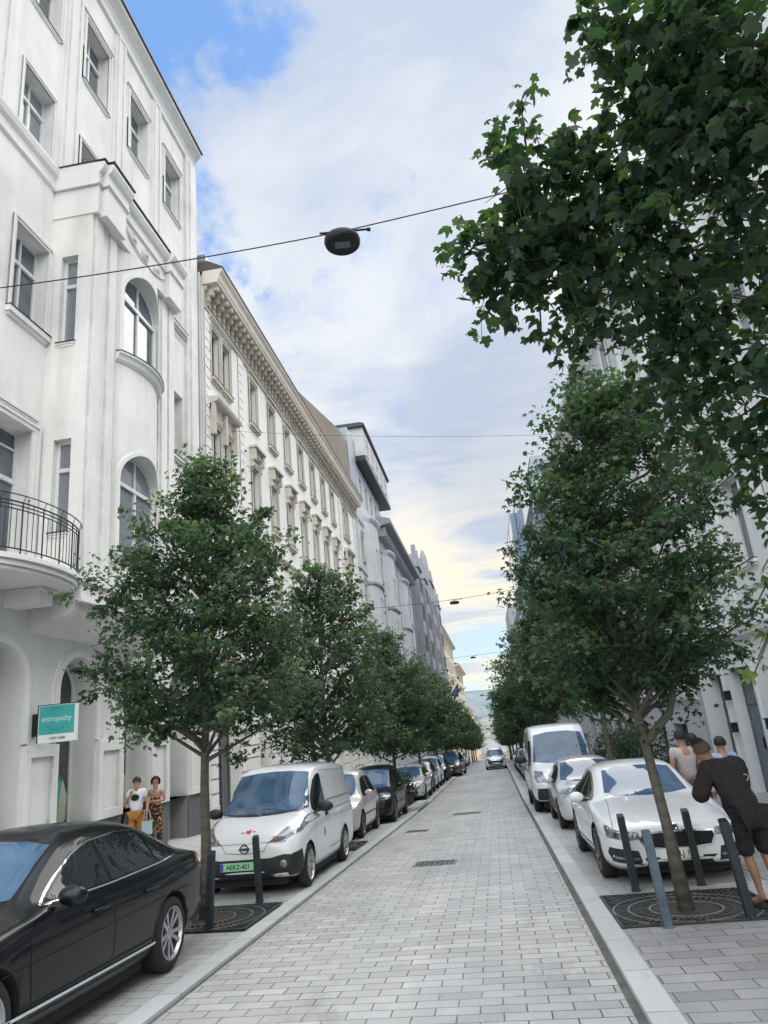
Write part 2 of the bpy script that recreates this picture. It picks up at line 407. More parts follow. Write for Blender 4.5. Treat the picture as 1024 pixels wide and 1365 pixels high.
# distant hill with hazy woods
def hillmat(name, a, b, sc):
    m, nt, p, out = nm(name); g = N(nt, 'ShaderNodeNewGeometry')
    n = noise(nt, g.outputs['Position'], sc, 6, .65)
    r = ramp(nt, n.outputs[0], [(.4, a), (.62, b)]); nt.links.new(r.outputs[0], p.inputs['Base Color']); p.inputs['Roughness'].default_value = 1
    return m
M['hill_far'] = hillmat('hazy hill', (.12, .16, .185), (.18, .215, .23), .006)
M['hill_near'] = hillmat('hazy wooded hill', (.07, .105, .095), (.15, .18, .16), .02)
def hill(name, y0, ytop, width, h, mat, seed, base):
    rr = random.Random(seed); mb = MB(); nx, ny = 60, 14
    ph = [rr.uniform(0, 6.28) for _ in range(4)]
    for j in range(ny + 1):
        for i in range(nx + 1):
            x = (i / nx - .5) * width; t = j / ny
            prof = sin(min(1, t * 1.25) * pi / 2) ** 1.3
            hh = h * (1 + .10 * sin(x / width * 9 + ph[0]) + .05 * sin(x / width * 31 + ph[1]) + .015 * sin(x / width * 120 + ph[2]))
            mb.v.append((x, y0 + (ytop - y0) * t, base + prof * hh + rr.uniform(-.01, .01) * h))
    for j in range(ny):
        for i in range(nx):
            a = j * (nx + 1) + i; mb.f.append((a, a + 1, a + nx + 2, a + nx + 1)); mb.m.append(0)
    tag(mb.obj(name, mat, smooth=True), kind='structure')
hill('hill_far', 1500, 2600, 3400, 92, M['hill_far'], 3, -26)
hill('hill_near', 950, 1350, 1900, 24, M['hill_near'], 5, -24)
rr_ = random.Random(9); tw = MB()     # a far-off town below the hill, read as one mass
for k in range(260):
    x, y = rr_.uniform(-150, 150), rr_.uniform(470, 930); s_ = rr_.uniform(4, 9); z = -22 + (y - 470) * .012; h = rr_.uniform(5, 12)
    tw.box(x - s_, x + s_, y - s_, y + s_, z - 3, z + h, mi=0)
    tw.add([(x - s_ - .4, y - s_ - .4, z + h + .05), (x + s_ + .4, y - s_ - .4, z + h + .05), (x + s_ + .4, y + s_ + .4, z + h + .05), (x - s_ - .4, y + s_ + .4, z + h + .05), (x - s_ * .4, y, z + h + 3.2), (x + s_ * .4, y, z + h + 3.2)], [(0, 1, 5, 4), (2, 3, 4, 5), (1, 2, 5), (3, 0, 4)], 1)
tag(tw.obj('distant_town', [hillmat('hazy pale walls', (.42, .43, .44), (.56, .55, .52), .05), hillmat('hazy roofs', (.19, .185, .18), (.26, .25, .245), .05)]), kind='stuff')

# ------------------------------------------------------------------ building kit
class Bld:
    """u runs along the street (world Y), z is world height, d is distance out of the facade"""
    def __init__(s, name, label, side, X, u0, cat='building'):
        s.s = 1 if side == 'L' else -1; s.X = X; s.u0 = u0; s.z0 = gz(u0)
        s.root = empty(name, (X, u0, s.z0), (0, 0, s.s * pi / 2)); tag(s.root, label, cat)
    def P(s, u, z, d): return (s.s * (u - s.u0), -d, z - s.z0)
    def box(s, mb, u0, u1, z0, z1, d0, d1, off=None, nu=1):
        off = off or (lambda u: 0)
        us = [u0 + (u1 - u0) * i / nu for i in range(nu + 1)]
        vs = []; fs = []
        for u in us: vs += [s.P(u, z0, d0 + off(u)), s.P(u, z0, d1 + off(u)), s.P(u, z1, d1 + off(u)), s.P(u, z1, d0 + off(u))]
        for i in range(nu):
            a = 4 * i
            for k in range(4): fs.append((a + k, a + (k + 1) % 4, a + 4 + (k + 1) % 4, a + 4 + k))
        fs.append((0, 1, 2, 3)); a = 4 * nu; fs.append((a, a + 1, a + 2, a + 3)); mb.add(vs, fs)
    def prof(s, mb, u0, u1, pts, off=None, nu=1, base=0.):
        """extrude a moulding profile [(z,d)...] along u, closed back to d=base"""
        off = off or (lambda u: 0)
        pts = [(pts[0][0], base)] + list(pts) + [(pts[-1][0], base)]
        n = len(pts); vs = []; fs = []
        for i in range(nu + 1):
            u = u0 + (u1 - u0) * i / nu
            vs += [s.P(u, z, d + off(u)) for z, d in pts]
        for i in range(nu):
            for k in range(n - 1): a = i * n + k; fs.append((a, a + 1, a + n + 1, a + n))
        fs.append(tuple(range(n))); fs.append(tuple(nu * n + k for k in range(n))); mb.add(vs, fs)
    def wall(s, mb, u0, u1, z0, z1, ops, rec=.3, off=None, du=None):
        """wall sheet with real openings: ops = (u0,u1,z0,z1,rise)"""
        off = off or (lambda u: 0)
        us = {u0, u1}; zs = {z0, z1}
        for o in ops: us |= {o[0], o[1]}; zs |= {o[2], o[3]}
        if du:
            k = u0
            while k < u1: us.add(k); k += du
        us = sorted(u for u in us if u0 - 1e-6 <= u <= u1 + 1e-6); zs = sorted(z for z in zs if z0 - 1e-6 <= z <= z1 + 1e-6)
        for a, b in zip(us, us[1:]):
            if b - a < 1e-5: continue
            for c, d in zip(zs, zs[1:]):
                if d - c < 1e-5: continue
                um, zm = (a + b) / 2, (c + d) / 2
                if any(o[0] < um < o[1] and o[2] < zm < o[3] for o in ops): continue
                mb.add([s.P(a, c, off(a)), s.P(b, c, off(b)), s.P(b, d, off(b)), s.P(a, d, off(a))], [(0, 1, 2, 3)])
        for o in ops:
            a, b, c, d = o[:4]; rise = o[4] if len(o) > 4 else 0; r = o[5] if len(o) > 5 else rec
            sp = d - rise
            uu = [u for u in us if a - 1e-6 <= u <= b + 1e-6]
            for u in (a, b):
                mb.add([s.P(u, c, off(u)), s.P(u, sp, off(u)), s.P(u, sp, off(u) - r), s.P(u, c, off(u) - r)], [(0, 1, 2, 3)])
            for p, q in zip(uu, uu[1:]):
                mb.add([s.P(p, c, off(p)), s.P(q, c, off(q)), s.P(q, c, off(q) - r), s.P(p, c, off(p) - r)], [(0, 1, 2, 3)])
                if not rise: mb.add([s.P(p, d, off(p)), s.P(q, d, off(q)), s.P(q, d, off(q) - r), s.P(p, d, off(p) - r)], [(0, 1, 2, 3)])
            if rise:
                n = 14; m_ = (a + b) / 2; hw = (b - a) / 2
                pts = [(m_ - hw * cos(pi * i / n), sp + rise * sin(pi * i / n)) for i in range(n + 1)]
                for (p, zp), (q, zq) in zip(pts, pts[1:]):
                    mb.add([s.P(p, zp, off(p)), s.P(q, zq, off(q)), s.P(q, d, off(q)), s.P(p, d, off(p))], [(0, 1, 2, 3)])
                    mb.add([s.P(p, zp, off(p)), s.P(q, zq, off(q)), s.P(q, zq, off(q) - r), s.P(p, zp, off(p) - r)], [(0, 1, 2, 3)])
    def arch_band(s, mb, a, b, sp, rise, w, d0, d1, zbot=None, off=None, n=16):
        off = off or (lambda u: 0); m_ = (a + b) / 2; hw = (b - a) / 2
        prev = None; seq = []
        if zbot is not None: seq.append((a - w, zbot, a, zbot))
        for i in range(n + 1):
            t = pi * i / n; seq.append((m_ - (hw + w) * cos(t), sp + (rise + w) * sin(t), m_ - hw * cos(t), sp + rise * sin(t)))
        if zbot is not None: seq.append((b + w, zbot, b, zbot))
        vs = []; fs = []
        for uo, zo, ui, zi in seq: vs += [s.P(ui, zi, d0 + off(ui)), s.P(ui, zi, d1 + off(ui)), s.P(uo, zo, d1 + off(uo)), s.P(uo, zo, d0 + off(uo))]
        for i in range(len(seq) - 1):
            for k in range(4): x = 4 * i; fs.append((x + k, x + (k + 1) % 4, x + 4 + (k + 1) % 4, x + 4 + k))
        fs.append((0, 1, 2, 3)); x = 4 * (len(seq) - 1); fs.append((x, x + 1, x + 2, x + 3)); mb.add(vs, fs)
    def put(s, proto, u, z, d, name=None, rz=0):
        """place a copy of a prototype (built facing -Y, base centre at origin)"""
        if not proto.get('_used'):
            o = proto; o['_used'] = 1
        else: o = copy_tree(proto)
        o.parent = s.root; o.location = s.P(u, z, d); o.rotation_euler = (0, 0, rz)
        return o
    def shell(s, mb, u0, u1, z0, z1, depth=13, d=0):
        """end walls, back and flat roof of the block behind the facade"""
        q = [s.P(u0, z0, d), s.P(u0, z1, d), s.P(u0, z1, -depth), s.P(u0, z0, -depth), s.P(u1, z0, d), s.P(u1, z1, d), s.P(u1, z1, -depth), s.P(u1, z0, -depth)]
        mb.add(q, [(0, 1, 2, 3), (4, 5, 6, 7), (2, 3, 7, 6), (1, 2, 6, 5)])

PROTO = {}
def window(w, h, style='cas', mat='frame_white', gl='glass', sill=None, sur=None, hood=None, rec=.3, arch=0, smat='trim_white'):
    key = (round(w, 2), round(h, 2), style, mat, gl, str(sill), str(sur), str(hood), rec, arch, smat)
    if key in PROTO: return PROTO[key]
    mb = MB(); f = .065; hw = w / 2
    D0, D1 = -.03, .035
    y = rec - .05
    def bar(x0, x1, z0, z1, p=0): mb.box(x0, x1, y + D0 - p, y + D1, z0, z1)
    bar(-hw, -hw + f, 0, h); bar(hw - f, hw, 0, h); bar(-hw + f, hw - f, 0, f + .03)
    if arch:
        pts = [(-(hw - f / 2) * cos(pi * i / 12), h - arch + (arch - f / 2) * sin(pi * i / 12)) for i in range(13)]
        mb.tube([(a, y, b) for a, b in pts], f * .55, 6)
    else: bar(-hw + f, hw - f, h - f, h)
    if style == 'cas':
        t = h * .66; bar(-hw + f, hw - f, t, t + .10, .025); bar(-.04, .04, f, t, .012); bar(-.03, .03, t + .1, h - f)
    elif style == 'three':
        t = h * .62; bar(-hw + f, hw - f, t, t + .10, .03)
        for q in (-hw / 3, hw / 3): bar(q - .04, q + .04, f, t, .012); bar(q - .03, q + .03, t + .1, h - f)
        bar(-hw + f, hw - f, h * .86, h * .86 + .04)
    elif style == 'narrow':
        t = h * .66; bar(-hw + f, hw - f, t, t + .09, .02)
    elif style == 'shop':
        bar(-hw + f, hw - f, h * .66, h * .66 + .12, .02)
    o = mb.obj('window', M[mat])
    g = MB(); g.add([(-hw + .01, y + .012, .01), (hw - .01, y + .012, .01), (hw - .01, y + .012, h - .01), (-hw + .01, y + .012, h - .01)], [(0, 1, 2, 3)])
    g.obj('pane', M[gl], o)
    if sill:
        k = MB(); ov, th, pr = sill
        k.box(-hw - ov, hw + ov, -pr, .02, -th, 0); k.box(-hw - ov + .04, hw + ov - .04, -pr * .6, .02, -th - .06, -th)
        k.obj('sill', M[smat], o, bevel=.008)
        k2 = MB(); k2.box(-hw - ov - .01, hw + ov + .01, -pr - .02, .05, .001, .018); k2.obj('sill_cover', M['dark_metal'], o)
    if sur:
        k = MB(); sw, pr = sur
        for a, b in ((0, sw), (sw * .62, sw)):
            p2 = pr if a == 0 else pr * 1.6
            k.box(-hw - b, -hw - a, -p2, .02, 0, h + b); k.box(hw + a, hw + b, -p2, .02, 0, h + b)
            k.box(-hw - a, hw + a, -p2, .02, h + a, h + b)
        k.obj('surround', M[smat], o)
    if hood:
        k = MB(); kind, ov, zo, pr = hood
        if kind == 'line':
            k.box(-hw - ov, hw + ov, -pr, .02, h + zo, h + zo + .06); k.box(-hw - ov - .05, hw + ov + .05, -pr * 1.6, .02, h + zo + .06, h + zo + .12)
            k.box(-hw - ov, -hw - ov + .06, -pr * .7, .02, h * .5, h + zo); k.box(hw + ov - .06, hw + ov, -pr * .7, .02, h * .5, h + zo)
        else:
            k.box(-hw - ov, hw + ov, -pr * .5, .02, h + zo - .28, h + zo - .03)
            k.box(-hw - ov - .06, hw + ov + .06, -pr, .02, h + zo, h + zo + .10); k.box(-hw - ov, hw + ov, -pr * .75, .02, h + zo - .04, h + zo)
            if kind == 'con':
                for q in (-1, 1):
                    x = q * (hw + ov - .09); k.box(x - .08, x + .08, -pr * .8, .02, h + zo - .55, h + zo - .04); k.box(x - .06, x + .06, -pr * .45, .02, h + zo - .85, h + zo - .55)
                for q in range(5):
                    k.lathe([(.0, .0), (.09, .02), (.07, .07), (0, .09)], 8, Matrix.Translation((-hw + (q + .5) * w / 5, -.04, h + zo - .3)) @ Matrix.Rotation(pi / 2, 4, 'X'))
        k.obj('hood', M[smat], o)
    PROTO[key] = o
    return o

# ------------------------------------------------------------------ B1: tall white corner-bay house
b = Bld('apartment_building', 'tall white plastered apartment house with a round-fronted bay and curved balcony, nearest on the left', 'L', -9.2, 12)
B1 = b
wcols = {'A': (11.78, 12.98), 'B': (8.5, 9.7), 'Z': (5.2, 6.4)}
ops = []; wins = []
def W(u0, u1, z0, z1, **k): ops.append((u0, u1, z0, z1)); wins.append((u0, u1, z0, z1, k))
HL = ('line', .16, .2, .05)
for u0, u1 in [(11.78, 12.98), (14.18, 15.42), (16.74, 17.96), (19.3, 20.55), (8.5, 9.7), (5.2, 6.4)]:
    W(u0, u1, 20.15, 22.4, sur=(.12, .04), hood=HL, sill=(.03, .07, .05))
for u0, u1 in [(11.75, 12.95), (14.18, 15.42), (16.74, 17.96), (8.5, 9.7), (5.2, 6.4)]: W(u0, u1, 16.03, 17.97, sur=(.10, .03), sill=(.02, .05, .04))
W(19.4, 20.62, 15.72, 17.8, sur=(.10, .03), sill=(.3, .10, .16))
for u0, u1 in [(11.86, 13.06), (8.5, 9.7), (5.2, 6.4)]: W(u0, u1, 11.12, 13.4, sur=(.12, .05), sill=(.12, .14, .12))
W(19.5, 20.78, 10.78, 13.16, sill=(.1, .10, .12))
W(19.5, 20.78, 6.1, 8.4, sill=(.1, .10, .12))
for u0, u1 in [(5.2, 6.9)]: W(u0, u1, 5.75, 8.6, sur=(.14, .05), sill=(.1, .1, .1))
ops.append((10.45, 12.95, 5.45, 8.62, 0, .45))
arch = [(14.3, 15.8), (17.03, 18.43), (19.6, 20.96), (11.35, 13.12), (8.4, 10.1), (5.4, 7.1)]
aops = [(a, c, -.97 if a > 13 else -.2, 3.86 if a > 13 else 3.95, .75, .62) for a, c in arch]
mb = MB(); b.wall(mb, 1.5, 22.0, 4.62, 24.3, ops, rec=.36)
b.shell(mb, 1.5, 22.0, -1.3, 24.6, 14, 0)
b.box(mb, 21.0, 21.95, 4.6, 23.86, 0, .10); b.box(mb, 21.25, 21.75, 4.6, 23.86, .10, .16)
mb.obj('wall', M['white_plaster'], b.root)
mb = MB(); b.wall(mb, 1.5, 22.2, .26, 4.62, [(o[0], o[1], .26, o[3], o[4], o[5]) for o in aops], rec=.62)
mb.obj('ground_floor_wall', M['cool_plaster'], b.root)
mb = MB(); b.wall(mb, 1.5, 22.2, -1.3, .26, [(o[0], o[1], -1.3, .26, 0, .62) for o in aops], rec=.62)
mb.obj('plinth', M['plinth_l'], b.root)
# eaves, cove and roof edge
mb = MB(); b.prof(mb, 1.5, 21.9, [(23.86, .03), (23.90, .08), (24.0, .08), (24.02, .05), (24.2, .06), (24.36, .12), (24.5, .24), (24.6, .34), (24.72, .36)])
mb.obj('cornice', M['trim_white'], b.root)
mb = MB(); b.box(mb, 1.4, 21.95, 24.73, 24.80, -14, .42); mb.obj('roof', M['dark_metal'], b.root)
# string course (from left end to the bay) and pilaster strips
mb = MB(); b.prof(mb, 1.5, 13.2, [(15.28, .02), (15.32, .07), (15.42, .07), (15.44, .04), (15.62, .05), (15.70, .13), (15.84, .17), (15.9, .17), (15.93, .03)])
b.prof(mb, 17.8, 21.0, [(15.30, .01), (15.42, .05), (15.46, .02)])
mb.obj('string_course', M['trim_white'], b.root)
mb = MB()
for u0, u1 in ((13.28, 13.98), (15.78, 16.42), (18.3, 18.96), (10.2, 11.2), (7.0, 7.9)):
    b.box(mb, u0, u1, 15.95, 23.86, 0, .05); b.box(mb, u0 + .10, u0 + .18, 15.95, 23.86, .05, .085); b.box(mb, u1 - .18, u1 - .10, 15.95, 23.86, .05, .085)
mb.obj('pilaster', M['trim_white'], b.root)
for (u0, u1, z0, z1, k) in wins:
    b.put(window(u1 - u0, z1 - z0, rec=.36, **k), (u0 + u1) / 2, z0, 0)
b.put(window(2.5, 3.17, 'three', rec=.45, sur=(.16, .05), hood=('line', .0, .2, .05)), 11.7, 5.45, 0)
# arches: trims, shopfronts, panels
for i, (a, c) in enumerate(arch):
    zt = aops[i][3]; zb = aops[i][2]
    mb = MB(); b.arch_band(mb, a, c, zt - .75, .75, .15, 0, .06, zbot=2.02); b.arch_band(mb, a - .15, c + .15, zt - .75, .90, .05, 0, .035, zbot=2.02)
    mb.obj('arch_moulding', M['trim_white'], b.root)
    w = window(c - a, zt - zb, 'shop', mat='trim_white', gl='glass_d', rec=.62, arch=.75); b.put(w, (a + c) / 2, zb, 0)
piers = [(13.17, 14.26), (15.86, 16.98), (18.5, 19.54), (21.05, 22.1), (10.2, 11.25)]
for a, c in piers:
    zb = .26; mb = MB()
    b.box(mb, a, c, zb, 1.98, 0, .05)
    b.box(mb, a, a + .17, zb, 1.98, .05, .12); b.box(mb, c - .17, c, zb, 1.98, .05, .12)
    b.box(mb, a + .17, c - .17, zb, zb + .2, .05, .12); b.box(mb, a + .17, c - .17, 1.75, 1.98, .05, .12)
    mb.obj('wall_panel', M['trim_white'], b.root, bevel=.006)
for a, c in [(13.14, 14.28), (15.82, 17.0), (18.46, 19.58), (20.98, 22.0)]: mb = MB(); b.box(mb, a, c, -1.3, .255, 0, .045); mb.obj('plinth_facing', M['plinth'], b.root)
# window posters behind the second and third arch: abstract coloured cut-outs
def blob(mb, pts, d): mb.add([b.P(u, z, d) for u, z in pts], [tuple(range(len(pts)))])
ctr = {'teal': [(.06, -.9), (.95, -.9), (.9, .1), (1.02, .5), (.72, 1.05), (.45, .7), (.4, 1.0), (.12, .9), (.1, .2)], 'yellow': [(.3, -.95), (1.1, -.95), (1.15, -.3), (.8, .05), (.62, -.35), (.45, .1), (.3, -.2)],
       'cream': [(.5, -.1), (1.15, .1), (1.2, .62), (1.0, .85), (.85, 1.0), (.7, .6), (.62, .3)], 'navy': [(.5, -.55), (.8, -.2), (1.15, .12), (1.1, -.1), (.85, -.5), (.7, -.75)]}
colr = {'teal': (.05, .42, .32), 'yellow': (.68, .42, .05), 'cream': (.50, .55, .42), 'navy': (.02, .05, .13)}
for a in (14.3, 17.03):
    pr = None
    for j, (k, pts) in enumerate(ctr.items()):
        if k not in M: M[k] = simple(k + ' poster film', colr[k], .5)
        mb = MB(); blob(mb, [(a + .72 + u * .56, z + .25) for u, z in pts], -.575 + .003 * j)
        o = mb.obj('poster' if pr is None else 'poster_shape', M[k], b.root if pr is None else pr)
        pr = pr or o
# bay: entablature, pilasters, curved panel
bu0, bu1, bd = 13.2, 17.8, 1.05
mb = MB()
fl = [(8.5 - 0, 0)]
# flank facing the camera, with two narrow windows
def flank(mb, u, ops, z0, z1):
    zs = sorted({z0, z1} | {o[2] for o in ops} | {o[3] for o in ops}); ds = sorted({0, bd} | {o[0] for o in ops} | {o[1] for o in ops})
    s_ = 1 if u < 15 else -1
    for a, c in zip(ds, ds[1:]):
        for e, f in zip(zs, zs[1:]):
            if any(o[0] < (a + c) / 2 < o[1] and o[2] < (e + f) / 2 < o[3] for o in ops): continue
            mb.add([b.P(u, e, a), b.P(u, e, c), b.P(u, f, c), b.P(u, f, a)], [(0, 1, 2, 3)])
    for o in ops:
        r = .3 * s_
        for d in o[:2]: mb.add([b.P(u, o[2], d), b.P(u, o[3], d), b.P(u + r, o[3], d), b.P(u + r, o[2], d)], [(0, 1, 2, 3)])
        for z in o[2:4]: mb.add([b.P(u, z, o[0]), b.P(u, z, o[1]), b.P(u + r, z, o[1]), b.P(u + r, z, o[0])], [(0, 1, 2, 3)])
fo = [(.28, .70, 10.93, 13.33), (.32, .74, 6.3, 8.48)]
flank(mb, bu0, fo, 4.75, 14.47); flank(mb, bu1, [], 4.75, 14.47)
pw = 1.2
for u0, u1 in ((bu0, bu0 + pw), (bu1 - 1.0, bu1)):
    mb.add([b.P(u0, 4.75, bd), b.P(u1, 4.75, bd), b.P(u1, 14.47, bd), b.P(u0, 14.47, bd)], [(0, 1, 2, 3)])
    for k in range(2):
        x = u0 + .10 + k * (u1 - u0 - .5) * .95; b.box(mb, x, x + .32, 4.75, 14.47, bd, bd + .05)
c0, c1 = bu0 + pw, bu1 - 1.0; cm = (c0 + c1) / 2; ch = (c1 - c0) / 2
bul = lambda u: bd + .34 * max(0, 1 - ((u - cm) / ch) ** 2) - .06
bops = [(c0 + .22, c1 - .22, 11.3, 14.0, .85), (c0 + .22, c1 - .22, 6.1, 8.78, .8)]
b.wall(mb, c0, c1, 4.75, 14.47, bops, rec=.34, off=bul, du=(c1 - c0) / 18)
for u in (c0, c1): b.box(mb, u - .02, u + .02, 4.75, 14.47, bd - .08, bd + .01)
# soffit running back to the wall
mb.add([b.P(bu0, 4.75, 0), b.P(bu1, 4.75, 0), b.P(bu1, 4.75, bd), b.P(bu0, 4.75, bd)], [(0, 1, 2, 3)])
n = 18; us = [c0 + (c1 - c0) * i / n for i in range(n + 1)]
mb.add([b.P(u, 4.75, bd - .1) for u in us] + [b.P(u, 4.75, bul(u)) for u in us], [(i, i + 1, i + n + 2, i + n + 1) for i in range(n)])
mb.obj('bay', M['white_plaster'], b.root)
mb = MB()   # bay base and sloping corbel
b.prof(mb, bu0 - .02, bu1 + .02, [(4.20, .04), (4.28, .16), (4.38, .5), (4.5, .86), (4.6, 1.0), (4.74, 1.02)])
b.box(mb, bu0 - .12, bu0 + 1.3, 4.74, 4.82, 0, bd + .16); b.box(mb, bu0 - .06, bu0 + 1.24, 4.82, 5.15, 0, bd + .10); b.box(mb, bu0 - .14, bu0 + 1.32, 5.15, 5.24, 0, bd + .18)
b.box(mb, bu1 - 1.1, bu1 + .1, 4.74, 5.24, 0, bd + .12)
b.prof(mb, c0, c1, [(5.0, .0), (5.05, .10), (5.2, .12), (5.24, .0)], off=bul, nu=16, base=-.1)
mb.obj('bay_base', M['white_plaster'], b.root)
# entablature
mb = MB()
b.box(mb, bu0 - .03, bu1 + .03, 14.47, 15.32, 0, bd + .14); b.box(mb, bu0 + .12, bu0 + 1.05, 14.44, 15.3, bd, bd + .30); b.box(mb, bu1 - .95, bu1 - .1, 14.44, 15.3, bd, bd + .30)
for e0, e1, dd in ((bu0 - .1, bu1 + .1, 0), (bu0 + .06, bu0 + 1.12, .16), (bu1 - 1.0, bu1 - .04, .16)):
    b.prof(mb, e0, e1, [(15.28, bd + .14 + dd), (15.32, bd + .2 + dd), (15.42, bd + .2 + dd), (15.44, bd + .17 + dd), (15.62, bd + .18 + dd), (15.70, bd + .26 + dd), (15.82, bd + .32 + dd), (15.92, bd + .32 + dd), (15.95, bd + dd)])
mb.obj('bay_entablature', M['trim_white'], b.root)
mb = MB(); b.box(mb, bu0 - .12, bu1 + .12, 15.952, 15.99, 0, bd + .36); b.box(mb, bu0 + .04, bu0 + 1.14, 15.953, 16.0, bd, bd + .52); mb.obj('bay_roof', M['dark_metal'], b.root)
for u in (14.9, 15.6, 16.3):
    mb = MB(); Mx = Matrix.Translation(b.P(u, 15.0, bd + .14)) @ Matrix.Rotation(pi / 2, 4, 'X')
    mb.lathe([(.19, 0), (.20, .03), (.15, .05), (.14, .03), (.10, .05), (.06, .09), (0, .10)], 16, Mx); mb.obj('medallion', M['b2_stone_l'], b.root)
mb = MB()   # swag moulding under the medallions
pts = [b.P(14.5 + 2.3 * t, 15.05 - .36 * sin(pi * min(1, t * 1.0)) ** .6 + .02, bd + .17) for t in [i / 14 for i in range(15)]]
mb.tube(pts, .022, 6); mb.obj('swag', M['trim_white'], b.root)
for a, c, z0, z1, r in bops:
    mb = MB(); b.arch_band(mb, a, c, z1 - r, r, .10, -.02, .05, zbot=z0, off=bul); mb.obj('arch_moulding', M['trim_white'], b.root)
    mb = MB(); b.prof(mb, a - .2, c + .2, [(z0 - .26, .03), (z0 - .2, .10), (z0 - .08, .14), (z0 - .06, .20), (z0 - .005, .20)], off=bul, nu=14, base=-.05); mb.obj('bay_sill', M['trim_white'], b.root)
    mb = MB(); b.prof(mb, a - .22, c + .22, [(z0 + .0, .22), (z0 + .015, .22)], off=bul, nu=14, base=-.2); mb.obj('sill_cover', M['dark_metal'], b.root)
    b.put(window(c - a, z1 - z0, 'cas', rec=.14, arch=r), (a + c) / 2, z0, bd + .02)
for d0, d1, z0, z1 in fo:
    w = window(d1 - d0, z1 - z0, 'narrow', rec=.24, sill=(.03, .05, .04)); o = b.put(w, bu0, z0, (d0 + d1) / 2, rz=-pi / 2)
# balcony
cu, ru = 11.8, 1.62
def bal(t):  # t 0..1 along the bow
    a = pi * (.02 + .92 * t); return cu - ru * cos(a), .45 + .92 * sin(a) ** .8
mb = MB(); n = 24
ring = [bal(i / n) for i in range(n + 1)]
def slab(mb, z0, z1, g):
    vs = []
    for u, d in ring: vs += [b.P(u, z0, 0), b.P(u, z0, d + g), b.P(u, z1, d + g), b.P(u, z1, 0)]
    fs = []
    for i in range(n):
        for k in range(4): x = 4 * i; fs.append((x + k, x + (k + 1) % 4, x + 4 + (k + 1) % 4, x + 4 + k))
    fs += [(0, 1, 2, 3), (4 * n, 4 * n + 1, 4 * n + 2, 4 * n + 3)]; mb.add(vs, fs)
slab(mb, 5.12, 5.22, .10); slab(mb, 5.02, 5.12, .04); slab(mb, 4.95, 5.02, -.02)
for u in (10.75, 12.55): b.box(mb, u - .22, u + .22, 4.62, 4.95, 0, .78); b.box(mb, u - .26, u + .26, 4.86, 4.95, 0, .86)
bal_o = mb.obj('balcony', M['trim_white'], b.root, bevel=.01)
mb = MB()
for z, r in ((5.32, .014), (6.05, .012), (6.12, .012), (6.19, .016), (6.31, .012)):
    mb.tube([b.P(bal(i / 40)[0], z, bal(i / 40)[1] + .03 + (.05 if z > 6.25 else 0)) for i in range(41)], r, 6)
for i in range(37):
    u, d = bal(i / 36); main = i % 4 == 0
    mb.tube([b.P(u, 5.22 if main else 5.32, d + .03), b.P(u, 6.19 if main else 6.05, d + .03)], .015 if main else .008, 5)
    if main: mb.tube([b.P(u, 6.19, d + .03), b.P(u, 6.31, d + .08)], .007, 5)
    if i % 2 == 0: mb.tube([b.P(u, 6.05, d + .03), b.P(u, 6.19, d + .03)], .007, 5)
mb.obj('railing', M['iron'], bal_o)
# drain pipe at the far corner
mb = MB(); mb.tube([b.P(22.05, -.9, .12), b.P(22.05, 19.2, .12)], .05, 10); mb.obj('downpipe', M['b3_wall'], b.root)

# ------------------------------------------------------------------ B2: white house with beige stone dressings
b = Bld('apartment_building', 'long white house with beige stone window hoods and deep bracketed eaves, left side', 'L', -9.0, 38)
ops = []; put = []
def W2(u0, u1, z0, z1, **k): ops.append((u0, u1, z0, z1, 0, .28)); put.append((u0, u1, z0, z1, k))
singles = [27.5 + 2.78 * i for i in range(7)]
def pairs(u): return [(u, u + .82), (u + 1.16, u + 1.98)]
cols = [(x, x + .9) for x in singles] + pairs(22.95) + pairs(48.2)
K = dict(mat='frame_dark', gl='glass_d', smat='b2_stone')
for a, c in cols:
    pr = (a < 26 or a > 47)
    W2(a, c, 15.1, 17.25, sur=(.15, .05), sill=(.2 if not pr else .1, .14, .16), hood=None if pr else ('line2', .16, .38, .16), **K)
    W2(a, c, 10.75, 13.1, sur=(.15, .05), sill=(.2 if not pr else .1, .14, .16), hood=None if pr else ('con', .22, .75, .34), **K)
    W2(a, c, 5.9, 8.3, sur=(.14, .05), sill=(.15, .12, .12), hood=('line2', .14, .3, .14), **K)
gops = [(22.9, 25.15), (27.2, 28.5), (29.8, 31.05), (32.5, 33.8), (34.9, 37.7), (39.2, 40.4), (41.9, 43.1), (44.6, 45.8), (47.3, 48.5), (50, 51.4)]
mb = MB(); b.wall(mb, 22.25, 53.3, 4.3, 18.5, ops, rec=.28); b.shell(mb, 22.25, 53.3, -2.6, 19.2, 14)
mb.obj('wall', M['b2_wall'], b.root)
mb = MB()
go = [(a, c, -2.6, 3.55, 0, .5) for a, c in gops]
b.wall(mb, 22.25, 53.3, -2.6, 4.3, go, rec=.5)
